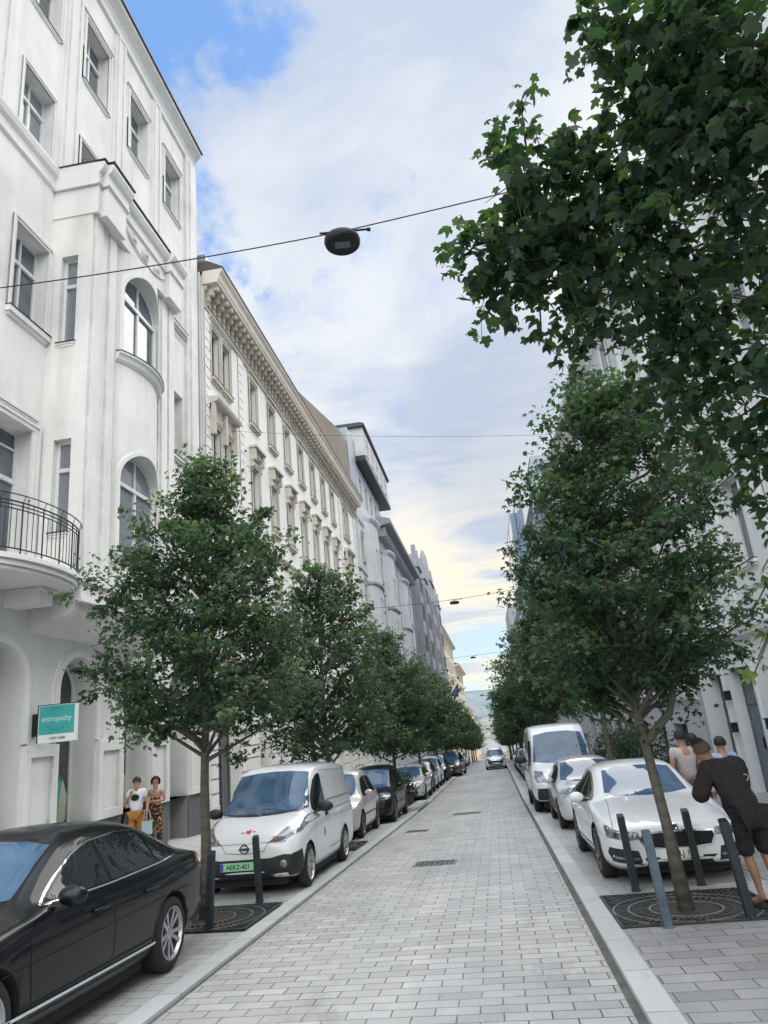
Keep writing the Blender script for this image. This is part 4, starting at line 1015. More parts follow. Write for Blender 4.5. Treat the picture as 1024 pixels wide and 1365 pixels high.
def hanging_tree():
    rng = np.random.default_rng(5); rr = random.Random(5)
    base = Vector((3.3, -.6, gz(-.6)))
    root = empty('street_tree', base); tag(root, 'large-leaved maple close by on the right, its branches hanging over the street', 'tree')
    mb = MB(); mb.tube([(0, 0, -.1), (.03, 0, 1.2), (-.02, .05, 2.6), (-.15, .3, 4.2), (-.3, .6, 6.2), (-.35, .8, 8.5)], [.19, .15, .135, .11, .07, .03], 14)
    mb.obj('trunk', M['bark'], root, smooth=True)
    lb = MB(); P = []; LV = []; S = []
    tr = [Vector(p) for p in ((-.02, .05, 2.6), (-.15, .3, 4.2), (-.3, .6, 6.2))]
    # main limbs reaching forward over the pavement
    mains = [[tr[0], (-.5, 1.6, 3.1), (-.9, 3.0, 3.4), (-1.0, 4.3, 3.4)], [tr[1], (-.7, 1.9, 4.7), (-1.4, 3.4, 4.75), (-2.2, 4.5, 4.75), (-3.0, 4.65, 4.8)],
             [tr[1], (-.7, 1.6, 4.8), (-1.2, 2.9, 5.2), (-1.9, 3.8, 5.35)], [tr[2], (-.6, 1.6, 6.4), (-1.2, 2.8, 6.6)], [tr[0], (-.2, 1.5, 2.4), (-.3, 2.9, 2.1)]]
    allp = []
    for m in mains:
        pts = [Vector(p) for p in m]; lb.tube(pts, [.026 * (1 - .8 * i / (len(pts) - 1)) + .006 for i in range(len(pts))], 8)
        for a, b_ in zip(pts, pts[1:]):
            for k in range(6): allp.append(a.lerp(b_, k / 6))
    def cl(x, y, z, r, n, leaf, lo, hi):
        c = Vector((x, y, z)) - base
        near = min(allp, key=lambda p: (p - c).length)
        lb.tube([near, near.lerp(c, .5) + Vector((0, 0, .06)), c], [.014, .009, .004], 5, cap=False)
        for _ in range(n):
            v = Vector((rng.normal(), rng.normal(), rng.normal())); v = v.normalized() * r * (rng.random() ** .45)
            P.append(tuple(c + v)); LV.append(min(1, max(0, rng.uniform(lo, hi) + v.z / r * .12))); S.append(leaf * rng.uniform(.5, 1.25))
        for _ in range(int(2 + r * 7) if lo < .5 and r > .17 else (1 if lo < .5 else 0)):      # sprays reaching out of the clump
            dv = Vector((rng.normal(), rng.normal(), rng.normal() - .25)).normalized(); q0 = c + dv * r * .72
            for k in range(5):
                q0 = q0 + dv * .042 + Vector((rng.normal(), rng.normal(), rng.normal() - .5)) * .02
                for _k in range(2):
                    P.append(tuple(q0 + Vector((rng.normal(), rng.normal(), rng.normal())) * .035)); LV.append(rng.uniform(lo, hi)); S.append(leaf * rng.uniform(.5, .95))
            lb.tube([c, c + dv * r * .7, q0], [.004, .003, .002], 4, cap=False)
        for _ in range(int(n / 26)):
            v = Vector((rng.normal(), rng.normal(), rng.normal())).normalized() * r * 1.15; lb.tube([c, c + v * .5 + Vector((0, 0, .02)), c + v], [.005, .004, .002], 4, cap=False)
    for x, y, z, r in FG: cl(x, y, z, r, max(5, int(820 * r * r + 10 * r)), .096, 0, .66)
    for m in mains:
        for k, (a, b_) in enumerate(zip(m, m[1:])):
            for t in (.3, .8):
                q = Vector(a).lerp(Vector(b_), t) + base + Vector((0, 0, -.08)); cl(q.x, q.y, q.z, .26, 60, .115, .05, .6)
    for x, y, z, r in FY: cl(x, y, z, r, max(4, int(900 * r * r)), .085, .6, 1.0)
    for _ in range(34):   # the rest of the crown, outside the picture
        a = rr.uniform(-.9, 4.2); q = rr.uniform(.6, 3.0)
        x, y, z = 3.2 + q * cos(a), -.6 - abs(q * sin(a)) * 1.0, rr.uniform(4.2, 8.4)
        cl(x, y, z, .7, 60, .16, 0, .6)
    lb.obj('limbs', M['bark'], root, smooth=True)
    link_mesh('crown', leaves_mesh('crown', np.array(P), np.array(S), np.array(LV), 'leaf_fg', rng, broad=True), root)
hanging_tree()

# ------------------------------------------------------------------ cars
def loft(st, mat, sub=2):
    """st rows: y, zb, zbelt, ztop, wmid, wbelt, wtop, crown"""
    vs = []; fs = []; NP = 9
    def sec(y, zb, zl, zt, wm, wb, wt, cr=.0):
        h = [(0, zb), (wm * .86, zb), (wm * .985, zb + .07), (wm, zb + (zl - zb) * .52), (wm * .992, zl - (zl - zb) * .16), (wb, zl), (wt, zt - min(.05, (zt - zl) * .35)), (wt * .78, zt + cr * .6), (0, zt + cr)]
        return [(x, y, z) for x, z in h] + [(-x, y, z) for x, z in reversed(h[1:-1])]
    for s in st: vs += sec(*s)
    R_ = 2 * NP - 2
    for i in range(len(st) - 1):
        for k in range(R_): a = i * R_ + k; b_ = i * R_ + (k + 1) % R_; fs.append((a, b_, b_ + R_, a + R_))
    for e in (0, len(st) - 1):
        o = e * R_
        for k in range(NP - 2): fs.append((o + k, o + k + 1, o + (R_ - k - 1) % R_) if k == 0 else (o + k, o + k + 1, o + R_ - k - 1, o + R_ - k))
        fs.append((o + NP - 2, o + NP - 1, o + NP))
    me = bpy.data.meshes.new('body'); me.from_pydata(vs, [], fs); me.update()
    o = bpy.data.objects.new('body', me); COL.objects.link(o)
    bm = bmesh.new(); bm.from_mesh(me); bmesh.ops.recalc_face_normals(bm, faces=bm.faces)
    cl = bm.edges.layers.float.new('crease_edge') if 'crease_edge' not in bm.edges.layers.float else bm.edges.layers.float['crease_edge']
    bm.verts.ensure_lookup_table()
    for e in bm.edges:
        a, b_ = e.verts[0].index, e.verts[1].index
        if a // R_ != b_ // R_ and a % R_ == b_ % R_:
            k = a % R_; k = min(k, R_ - k)
            e[cl] = {1: .5, 5: .6, 6: .6, 4: .25}.get(k, 0)
    bm.to_mesh(me); bm.free()
    s = o.modifiers.new('s', 'SUBSURF'); s.levels = sub; s.render_levels = sub
    return o
def bake(o):
    dg = bpy.context.evaluated_depsgraph_get(); dg.update()
    me = bpy.data.meshes.new_from_object(o.evaluated_get(dg)); o.modifiers.clear(); old = o.data; o.data = me; return o

class Car:
    def __init__(s, st, axles, R, paint, wd=None, wellx=.5, wellR=None):
        o = loft(st, paint); bake(o)
        wr = wellR or R + .045; cuts = []
        for ya in axles:
            mb = MB()
            for sx in (-1, 1):
                mb.lathe([(wr, 0), (wr, .9)], 36, Matrix.Translation((sx * wellx, ya, R)) @ Matrix.Rotation(sx * pi / 2, 4, 'Y'), close=True)
            c = mb.obj('cut', M['seam']); cuts.append(c)
            m = o.modifiers.new('b', 'BOOLEAN'); m.operation = 'DIFFERENCE'; m.object = c; m.solver = 'EXACT'
        full = o.data.copy(); s.bvh = BVHTree.FromPolygons([v.co.copy() for v in full.vertices], [tuple(p.vertices) for p in full.polygons])
        bake(o)
        for c in cuts: bpy.data.objects.remove(c, do_unlink=True)
        o.data.materials.clear(); o.data.materials.append(M[paint]); o.data.materials.append(M['seam'])
        for p in o.data.polygons:
            p.use_smooth = True; p.material_index = 0
            c = p.center
            for ya in axles:
                if sqrt((c.y - ya) ** 2 + (c.z - R) ** 2) < wr + .004 and abs(c.x) < 1.2 and abs(c.x) > wellx - .02: p.material_index = 1; p.use_smooth = False
        s.body = o; s.axles = axles; s.R = R
    def hit(s, kind, a, b_, side=1):
        if kind == 'side': O, D = Vector((side * 3, a, b_)), Vector((-side, 0, 0))
        elif kind == 'front': O, D = Vector((a, -3, b_)), Vector((0, 1, 0))
        elif kind == 'rear': O, D = Vector((a, 12, b_)), Vector((0, -1, 0))
        else: O, D = Vector((a, b_, 5)), Vector((0, 0, -1))
        p, n, i, d = s.bvh.ray_cast(O, D)
        if p is None:
            p, n, i, d = s.bvh.find_nearest(O + D * 2.5)
        if n.dot(D) > 0: n = -n
        return p, n
    def patch(s, name, poly, mat, kind='side', side=1, off=.005, step=.07, parent=None):
        poly = [Vector(p) for p in poly]; B = []
        for a, b_ in zip(poly, poly[1:] + poly[:1]):
            k = max(1, int((b_ - a).length / step)); B += [a.lerp(b_, i / k) for i in range(k)]
        nb = len(B); xs = [p.x for p in poly]; ys = [p.y for p in poly]; pts = list(B)
        def inside(q):
            c = False; n = len(poly)
            for i in range(n):
                a, b_ = poly[i], poly[(i + 1) % n]
                if (a.y > q.y) != (b_.y > q.y) and q.x < (b_.x - a.x) * (q.y - a.y) / (b_.y - a.y) + a.x: c = not c
            return c
        x = min(xs) + step * .5
        while x < max(xs):
            y = min(ys) + step * .5
            while y < max(ys):
                q = Vector((x, y))
                if inside(q) and min((q - p).length for p in B) > step * .45: pts.append(q)
                y += step
            x += step
        v, e, f, *_ = delaunay_2d_cdt(pts, [(i, (i + 1) % nb) for i in range(nb)], [], 1, 1e-5)
        mb = MB()
        for q in v:
            p, n = s.hit(kind, q.x, q.y, side); mb.v.append(tuple(p + n * off))
        mb.f = [tuple(x) for x in f]; mb.m = [0] * len(f)
        return mb.obj(name, M[mat] if isinstance(mat, str) else mat, parent or s.body, smooth=True)
    def strip(s, mb, pts, w, kind='side', side=1, off=.004, closed=False, step=.06):
        pts = [Vector(p) for p in pts]
        if closed: pts.append(pts[0])
        Q = []
        for a, b_ in zip(pts, pts[1:]):
            k = max(1, int((b_ - a).length / step)); Q += [a.lerp(b_, i / k) for i in range(k)]
        Q.append(pts[-1]); vs = []
        for i, q in enumerate(Q):
            t = (Q[min(i + 1, len(Q) - 1)] - Q[max(i - 1, 0)]); 
            if t.length < 1e-9: t = Vector((1, 0))
            t.normalize(); nn = Vector((-t.y, t.x)) * w / 2
            for r in (q - nn, q + nn):
                p, n = s.hit(kind, r.x, r.y, side); vs.append(tuple(p + n * off))
        mb.add(vs, [(2 * i, 2 * i + 1, 2 * i + 3, 2 * i + 2) for i in range(len(Q) - 1)])
    def seams(s, lines, w=.009, mat='seam', kind='side', both=True):
        for sd in ((-1, 1) if both else (1,)):
            mb = MB()
            for l in lines: s.strip(mb, l, w, kind, sd, .0035)
            mb.obj('panel_gap', M[mat], s.body)
    def wheels(s, xo, W=.21, rim='alloy', spokes=10, style=0):
        R = s.R; rr = R * .70
        ub = MB(); ys = [v.co.y for v in s.body.data.vertices]; ub.box(-xo + .26, xo - .26, min(ys) + .22, max(ys) - .25, .125, .30); ub.box(-xo + .10, xo - .10, s.axles[0] + R + .12, s.axles[1] - R - .12, .125, .24)
        ub.obj('underbody_shade', M['seam'], s.body)  # dark box added below the body to deepen the shade under the car
        tyre = MB(); tyre.lathe([(rr, -W / 2 + .012), (rr + .02, -W / 2), (R - .05, -W / 2 + .0), (R - .012, -W / 2 + .025), (R, -W / 2 + .05), (R, W / 2 - .05), (R - .012, W / 2 - .025), (R - .05, W / 2), (rr + .02, W / 2), (rr, W / 2 - .012)], 40, Matrix.Rotation(pi / 2, 4, 'Y'))
        tm = tyre.mesh('wheel', M['rubber'], True)
        rm = MB(); RX = Matrix.Rotation(pi / 2, 4, 'Y')
        rm.lathe([(rr + .004, W / 2 - .004), (rr - .012, W / 2 - .002), (rr - .025, W / 2 - .03), (rr - .03, W / 2 - .10)], 40, RX)
        rm.lathe([(0, W / 2 - .02), (.03, W / 2 - .018), (.065, W / 2 - .03), (.07, W / 2 - .06)], 20, RX)
        for k in range(spokes):
            a = 2 * pi * (k + (.22 if style and k % 2 else 0)) / spokes; c, sn = cos(a), sin(a); wd = .020 if spokes > 7 else .032
            p0 = Vector((W / 2 - .035, .05 * c, .05 * sn)); p1 = Vector((W / 2 - .014, (rr - .01) * c, (rr - .01) * sn))
            t = Vector((0, -sn, c)); X = Vector((1, 0, 0))
            vs = [p0 + t * wd * .8, p0 - t * wd * .8, p0 - t * wd * .8 - X * .03, p0 + t * wd * .8 - X * .03, p1 + t * wd, p1 - t * wd, p1 - t * wd - X * .03, p1 + t * wd - X * .03]
            rm.add(vs, [(0, 1, 5, 4), (1, 2, 6, 5), (3, 0, 4, 7), (2, 3, 7, 6), (0, 1, 2, 3), (4, 5, 6, 7)])
        rmm = rm.mesh('rim', M[rim]); 
        bk = MB(); bk.lathe([(0, W / 2 - .11), (rr - .02, W / 2 - .10)], 28, RX); bk.lathe([(0, W / 2 - .085), (rr * .62, W / 2 - .085), (rr * .62, W / 2 - .1)], 28, RX); bkm = bk.mesh('brake_disc', M['dark_metal'])
        for ya in s.axles:
            for sx in (-1, 1):
                w = link_mesh('wheel', tm, s.body, (sx * (xo - W / 2), ya, R), (0, 0, 0 if sx > 0 else pi))
                link_mesh('rim', rmm, w); link_mesh('brake_disc', bkm, w)
    def mirror(s, x, y, z, mat, size=1):
        for sx in (-1, 1):
            mb = MB(); Mx = Matrix.Translation((sx * (x + .10 * size), y, z)) @ Matrix.Diagonal((.115 * size, .085, .075 * size, 1))
            bm = bmesh.new(); bmesh.ops.create_uvsphere(bm, u_segments=18, v_segments=10, radius=1, matrix=Mx)
            vs = []
            for v in bm.verts:
                c = v.co.copy(); yy = (c.y - y) / .085
                if yy > .45: c.y = y + .45 * .085
                vs.append(c)
            mb.add(vs, [tuple(v.index for v in f.verts) for f in bm.faces]); bm.free()
            o = mb.obj('mirror', M[mat], s.body, smooth=True)
            k = MB(); k.box(sx * (x - .06), sx * (x + .04), y - .025, y + .02, z - .07, z - .035); k.obj('mirror_stalk', M['black_plastic'], o)
            g = MB(); g.lathe([(0, 0), (.9, 0)], 16, Matrix.Translation((sx * (x + .10 * size), y + .0395, z)) @ Matrix.Diagonal((.1 * size, 1, .062 * size, 1)) @ Matrix.Rotation(pi / 2, 4, 'X')); g.obj('mirror_glass', M['carglass'], o)
    def plate(s, y, z, text, mat='plate_white', x=0, rear=False, w=.52, h=.112, blue=True):
        mb = MB(); mb.box(x - w / 2, x + w / 2, y - .012, y, z - h / 2, z + h / 2); o = mb.obj('number_plate', M[mat], s.body)
        if blue: k = MB(); k.box(x - w / 2 + .003, x - w / 2 + .045, y - .0145, y - .0125, z - h / 2 + .004, z + h / 2 - .004); k.obj('blue_band', M['plate_blue'], o)
        lettering(text, .088, (x + .02, y - .0145, z - .032), (pi / 2, 0, 0), M['ink'], o)
        return o

def lettering(text, size, loc, rot, mat, parent, name='lettering', extr=.0, xs=1):
    cu = bpy.data.curves.new('t', 'FONT'); cu.body = text; cu.size = size; cu.align_x = 'CENTER'; cu.extrude = extr; cu.offset = size * .018
    o = bpy.data.objects.new('t', cu); COL.objects.link(o); dg = bpy.context.evaluated_depsgraph_get(); dg.update()
    me = bpy.data.meshes.new_from_object(o.evaluated_get(dg)); bpy.data.objects.remove(o, do_unlink=True)
    me.materials.clear(); me.materials.append(mat); q = link_mesh(name, me, parent, loc, rot); q.scale = (xs, 1, 1); return q

def park(car, name, label, x, y, lift=.035, rz=0, cat='car', group=None, first=True):
    """stand the car with its front bumper at (x, y) on the sloping street"""
    o = car.body if first else copy_tree(car.body)
    o.name = name; tag(o, label, cat, group)
    a = atan(gslope(y + 2)); o.rotation_euler = (a, 0, rz); o.location = (x, y, gz(y) + lift); return o
def repaint(o, mat, old):
    for c in [o] + list(o.children_recursive):
        if c.type == 'MESH' and c.data.materials and c.data.materials[0] == M[old]:
            c.material_slots[0].link = 'OBJECT'; c.material_slots[0].material = M[mat]

GL = 'carglass'
# --- saloon shape used twice: black (left foreground) and white (right)
def saloon(paint, L=4.72, black=False):
    st = [(0.00, .30, .585, .635, .60, .57, .48, .0), (0.035, .24, .635, .70, .75, .71, .56, .0), (0.18, .20, .67, .745, .83, .78, .60, .01), (.50, .18, .73, .82, .895, .83, .62, .02), (1.0, .18, .82, .905, .91, .85, .66, .02),
          (1.36, .18, .885, .955, .912, .86, .67, .025), (1.50, .18, .90, .985, .912, .86, .665, .03), (2.08, .18, .925, 1.335, .915, .87, .60, .04), (2.35, .18, .93, 1.405, .915, .872, .60, .045), (2.85, .18, .94, 1.43, .915, .872, .60, .045),
          (3.35, .18, .955, 1.40, .912, .868, .59, .045), (3.8, .19, .98, 1.27, .905, .86, .58, .04), (4.2, .21, 1.0, 1.085, .885, .84, .60, .03), (4.5, .25, .98, 1.03, .85, .80, .60, .02), (4.66, .30, .88, .94, .79, .74, .56, .01), (4.72, .40, .72, .76, .62, .58, .46, 0)]
    c = Car(st, (.95, 3.66 if black else 3.64), .33, paint)
    # glass
    c.patch('windscreen', [(-.60, 1.01), (-.51, 1.325), (-.30, 1.362), (0, 1.373), (.30, 1.362), (.51, 1.325), (.60, 1.01), (.35, .985), (0, .975), (-.35, .985)], 'screen', 'front', off=.004, step=.04)
    c.patch('rear_window', [(-.56, 1.05), (-.50, 1.30), (.50, 1.30), (.56, 1.05)], GL, 'rear', off=.004)
    for sd in (-1, 1):
        c.patch('side_window', [(1.70, .965), (1.93, 1.085), (2.20, 1.215), (2.42, 1.285), (2.50, 1.30), (2.50, .975)], GL, 'side', sd, .004, .04)
        c.patch('side_window', [(2.56, .977), (2.56, 1.306), (2.95, 1.32), (3.30, 1.295), (3.40, 1.28), (3.40, 1.005)], GL, 'side', sd, .004, .04)
        c.patch('side_window', [(3.44, 1.01), (3.44, 1.27), (3.66, 1.195), (3.86, 1.11), (3.92, 1.07), (3.84, 1.035)], GL, 'side', sd, .004, .04)
    for sd in (-1, 1):
        mb = MB(); c.strip(mb, [(1.62, .945), (1.91, 1.10), (2.19, 1.232), (2.42, 1.303), (2.95, 1.338), (3.32, 1.312), (3.68, 1.208), (3.89, 1.12), (3.95, 1.065), (3.86, 1.017), (3.40, .987), (2.5, .957), (1.62, .945)], .012, 'side', sd, .008, step=.03)
        mb.obj('window_trim', M['chrome' if black else 'seam'], c.body)
    sm = 'seam' if black else 'seam_l'
    c.seams([[(1.42, .92), (1.40, .60), (1.46, .30)], [(2.53, .95), (2.53, .45), (2.46, .27)], [(3.42, .98), (3.44, .72), (3.30, .52), (3.24, .30)], [(1.46, .28), (3.24, .28)], [(.55, .60), (1.10, .78), (1.42, .84)]], mat=sm)
    mb = MB(); c.strip(mb, [(-.74, .20), (-.70, .60), (-.62, 1.2), (-.62, 1.42)], .009, 'top', 1, .003); c.strip(mb, [(.74, .20), (.70, .60), (.62, 1.2), (.62, 1.42)], .009, 'top', 1, .003)
    mb.obj('bonnet_gap', M[sm], c.body)
    c.seams([[(.8, .60), (3.9, .70)]], w=.006, mat=sm); c.seams([[(1.35, .36), (3.25, .38)]], w=.02, mat=sm)
    for sd in (-1, 1):
        for y in (2.28, 3.16):
            p, n = c.hit('side', y, .80, sd); mb = MB(); mb.tube([(p.x + sd * .0, y - .10, .80), (p.x + sd * .035, y - .07, .805), (p.x + sd * .035, y + .07, .805), (p.x, y + .10, .80)], .014, 8); mb.obj('door_handle', M[paint], c.body, smooth=True)
    c.mirror(.90, 1.72, .995, paint)
    c.wheels(.905, .215, 'alloy' if black else 'alloy_dark', 10, 1)
    return c
c = saloon('black_car', black=True)
for sd in (-1, 1):
    c.patch('headlight', [(-.83 * 1, .60), (-.80, .70), (-.50, .735), (-.42, .66), (-.46, .60)] if sd < 0 else [(.83, .60), (.80, .70), (.50, .735), (.42, .66), (.46, .60)], 'lamp_clear', 'front', off=.006, step=.05)
    c.patch('headlight_flank', [(.22, .62), (.24, .70), (.42, .735), (.52, .735), (.42, .65)], 'lamp_lit', 'side', sd, .006, .04)
    c.patch('tail_light', [(4.30, .88), (4.32, .98), (4.58, .95), (4.62, .85)], M['amber'], 'side', sd, .006, .05)
c.patch('grille', [(-.40, .52), (-.44, .70), (.44, .70), (.40, .52)], 'black_plastic', 'front', off=.006)
mb = MB()
for z in (.55, .60, .65): c.strip(mb, [(-.40, z), (.40, z)], .012, 'front', 1, .012)
c.strip(mb, [(-.2, .26), (.2, .26)], .02, 'front', 1, .01)
mb.obj('grille_bar', M['chrome'], c.body)
mb = MB(); 
for sd in (-1, 1): c.strip(mb, [(1.1, .33), (3.3, .33)], .022, 'side', sd, .012)
mb.obj('sill_trim', M['chrome'], c.body)
c.plate(-.015, .40, 'NVK-517')
park(c, 'parked_car', 'black saloon with chrome window trim in the left foreground, cut off by the picture edge', -4.34, 3.72, rz=radians(-.6))

c = saloon('white_car')
for sd in (-1, 1):
    sg = lambda L: [(x * sd, z) for x, z in L]
    c.patch('headlight', sg([(.46, .555), (.47, .635), (.74, .66), (.83, .66), (.83, .58), (.62, .54)]), 'lamp_clear', 'front', off=.006, step=.04)
    c.patch('headlight_inner', sg([(.53, .57), (.53, .62), (.76, .64), (.76, .58)]), 'lamp_dark', 'front', off=.010, step=.04)
    c.patch('headlight_flank', [(.10, .585), (.11, .66), (.36, .705), (.44, .71), (.28, .62)], 'lamp_clear', 'side', sd, .006, .04)
    c.patch('lower_intake', sg([(.46, .26), (.50, .42), (.82, .47), (.84, .40), (.80, .30)]), 'black_plastic', 'front', off=.006, step=.05)
    mb = MB(); c.strip(mb, sg([(.50, .33), (.78, .355)]), .03, 'front', 1, .016); mb.obj('fog_lamp', M['lamp_clear'], c.body)
mb = MB()
GRL = [(-.40, .445), (-.46, .55), (-.44, .61), (-.16, .625), (.16, .625), (.44, .61), (.46, .55), (.40, .445), (.15, .43), (-.15, .43)]
c.patch('grille', GRL, 'seam', 'front', off=.005)
for k in range(19):
    x = -.36 + k * .04; c.strip(mb, [(x, .458), (x, .595)], .007, 'front', 1, .010)
mb.obj('grille_slats', M['black_plastic'], c.body)
mb = MB(); c.strip(mb, GRL, .022, 'front', 1, .012, closed=True, step=.03); mb.obj('grille_frame', M['chrome'], c.body)
c.patch('front_intake', [(-.42, .235), (-.44, .335), (.44, .335), (.42, .235)], 'black_plastic', 'front', off=.006)
mb = MB(); c.strip(mb, [(-.80, .225), (-.40, .215), (.40, .215), (.80, .225)], .02, 'front', 1, .012); mb.obj('lower_trim', M['silver_car'], c.body)
mb = MB(); p, n = c.hit('front', 0, .675); mb.lathe([(0, .014), (.034, .012), (.046, .008), (.05, 0)], 24, Matrix.Translation(p) @ n.to_track_quat('Z', 'Y').to_matrix().to_4x4()); mb.obj('badge', M['chrome'], c.body)
mb = MB(); mb.lathe([(0, .0165), (.026, .0145)], 20, Matrix.Translation(p) @ n.to_track_quat('Z', 'Y').to_matrix().to_4x4()); mb.obj('badge_centre', M['ink'], c.body)
c.plate(-.02, .375, 'AA·LJ 130', blue=False)
for sx in (-1,): 
    c.patch('windscreen_sticker', [(-.60, 1.0), (-.60, 1.02), (-.52, 1.02), (-.52, 1.0)], 'plate_white', 'front', off=.008, step=.03)
park(c, 'parked_car', 'white saloon with a black grille parked behind the round tree grate on the right', 2.12, 9.98, lift=.04)
white_saloon = c

# --- small electric delivery van
st = [(0.0, .34, .62, .68, .56, .52, .40, .0), (.06, .26, .74, .80, .74, .68, .52, .0), (.22, .21, .82, .92, .825, .76, .60, .01), (.50, .2, .92, 1.03, .845, .79, .66, .02), (.85, .2, 1.0, 1.12, .85, .80, .69, .02), (1.0, .2, 1.02, 1.18, .85, .80, .69, .02),
      (1.62, .2, 1.04, 1.70, .85, .815, .66, .04), (1.85, .2, 1.05, 1.80, .85, .82, .68, .04), (2.3, .2, 1.05, 1.83, .85, .825, .70, .04), (3.2, .2, 1.05, 1.84, .85, .825, .70, .04), (4.1, .2, 1.05, 1.82, .85, .82, .69, .04), (4.42, .22, 1.05, 1.78, .84, .80, .67, .03), (4.52, .3, 1.0, 1.65, .78, .74, .6, .02), (4.56, .42, .95, 1.5, .66, .62, .5, 0)]
c = Car(st, (.73, 3.46), .31, 'white_car'); VAN = c
c.patch('windscreen', [(-.74, 1.13), (-.62, 1.69), (-.3, 1.725), (0, 1.735), (.3, 1.725), (.62, 1.69), (.74, 1.13), (.4, 1.085), (0, 1.07), (-.4, 1.085)], 'screen', 'front', off=.005, step=.04)
for sd in (-1, 1):
    sg = lambda L: [(x * sd, z) for x, z in L]
    c.patch('side_window', [(1.18, 1.10), (1.30, 1.28), (1.62, 1.55), (1.80, 1.63), (1.98, 1.66), (2.03, 1.62), (2.03, 1.10), (1.6, 1.03), (1.3, 1.03)], GL, 'side', sd, .005, .06)
    c.patch('headlight', sg([(.36, .73), (.44, .78), (.70, 1.0), (.80, 1.06), (.83, .96), (.80, .84), (.66, .77), (.50, .73)]), 'lamp_clear', 'front', off=.008, step=.04)
    c.patch('headlight_inner', sg([(.52, .79), (.60, .85), (.74, .95), (.77, .88), (.62, .80)]), 'lamp_lit', 'front', off=.013, step=.03)
    mb = MB(); p, n = c.hit('front', sd * .46, .785); mb.lathe([(0, .012), (.022, .01), (.03, 0)], 14, Matrix.Translation(p + n * .01) @ n.to_track_quat('Z', 'Y').to_matrix().to_4x4()); mb.obj('indicator', M['amber'], c.body)
    mb = MB(); p, n = c.hit('front', sd * .60, .43); mb.lathe([(0, .016), (.03, .014), (.045, .01), (.055, 0)], 18, Matrix.Translation(p + n * .008) @ n.to_track_quat('Z', 'Y').to_matrix().to_4x4()); mb.obj('fog_lamp', M['lamp_clear'], c.body)
    c.patch('bumper_side', [(.07, .26), (.08, .56), (.30, .60), (.34, .50), (.40, .26)], 'black_plastic', 'side', sd, .007, .05)
c.patch('bumper', [(-.80, .24), (-.82, .54), (-.60, .56), (-.40, .52), (.40, .52), (.60, .56), (.82, .54), (.80, .24), (.4, .22), (-.4, .22)], 'black_plastic', 'front', off=.007, step=.06)
mb = MB(); c.strip(mb, [(-.64, .735), (-.38, .735), (-.30, .62), (-.10, .60), (.10, .60), (.30, .62), (.38, .735), (.64, .735)], .010, 'front', 1, .004)
c.strip(mb, [(-.38, .735), (.38, .735)], .006, 'front', 1, .004); mb.obj('bonnet_gap', M['seam_l'], c.body)
p, n = c.hit('front', 0, .665); Q = Matrix.Translation(p + n * .012) @ n.to_track_quat('Z', 'Y').to_matrix().to_4x4()
mb = MB(); mb.lathe([(.052, 0), (.052, .012), (.07, .012), (.07, 0)], 26, Q); mb.box(-.085, .085, -.017, .017, .0, .018, Q); mb.obj('badge', M['chrome'], c.body)
# small red sign on the bonnet
mb = MB(); c.strip(mb, [(-.03, .885), (.05, .885)], .035, 'front', 1, .005); c.strip(mb, [(-.11, .875), (-.05, .88)], .012, 'front', 1, .005); c.strip(mb, [(.07, .885), (.13, .885)], .012, 'front', 1, .005); c.strip(mb, [(.02, .86), (.04, .915)], .03, 'front', 1, .0055)
mb.obj('red_emblem', M['red_ink'], c.body)
c.seams([[(1.12, 1.08), (1.10, .6), (1.14, .30)], [(2.10, 1.66), (2.12, .9), (2.10, .25)], [(1.14, .28), (3.1, .27)], [(3.2, 1.70), (3.2, .72), (3.06, .60)], [(2.1, 1.70), (4.2, 1.69)], [(2.2, 1.02), (4.3, 1.04)], [(4.42, 1.6), (4.44, .5)]], mat='seam_l')
c.seams([[(2.14, 1.18), (4.3, 1.20)]], w=.02, mat='seam_l'); c.seams([[(2.2, .40), (3.1, .42)]], w=.016, mat='seam_l')
for sd in (-1, 1):
    p, n = c.hit('side', 1.96, .98, sd); mb = MB(); mb.box(p.x - .01, p.x + .025 if sd > 0 else p.x - .025, 1.88, 2.05, .94, 1.0); mb.obj('door_handle', M['black_plastic'], c.body)
    c.patch('side_emblem', [(1.72, .62), (1.70, .72), (1.76, .78), (1.82, .72), (1.80, .62)], 'red_car', 'side', sd, .004, .03)
c.mirror(.87, 1.32, 1.12, 'black_plastic', 1.15)
c.wheels(.85, .185, 'alloy', 12, 1)
mb = MB(); mb.tube([(0, 2.05, 1.84), (0, 2.11, 2.0)], .006, 6); mb.lathe([(.02, 0), (.015, .03)], 10, Matrix.Translation((0, 2.05, 1.865)), close=True); mb.obj('aerial', M['iron'], c.body)
mb = MB(); c.strip(mb, [(-.66, 1.10), (0, 1.085)], .015, 'front', 1, .02); c.strip(mb, [(.05, 1.085), (.70, 1.11)], .015, 'front', 1, .02); mb.obj('wiper', M['black_plastic'], c.body)
c.plate(.0, .43, 'AEKZ-421', 'plate_green', x=-.12)
park(c, 'delivery_van', 'small white delivery van with black bumper and green number plate on the left', -3.98, 11.12, cat='van')

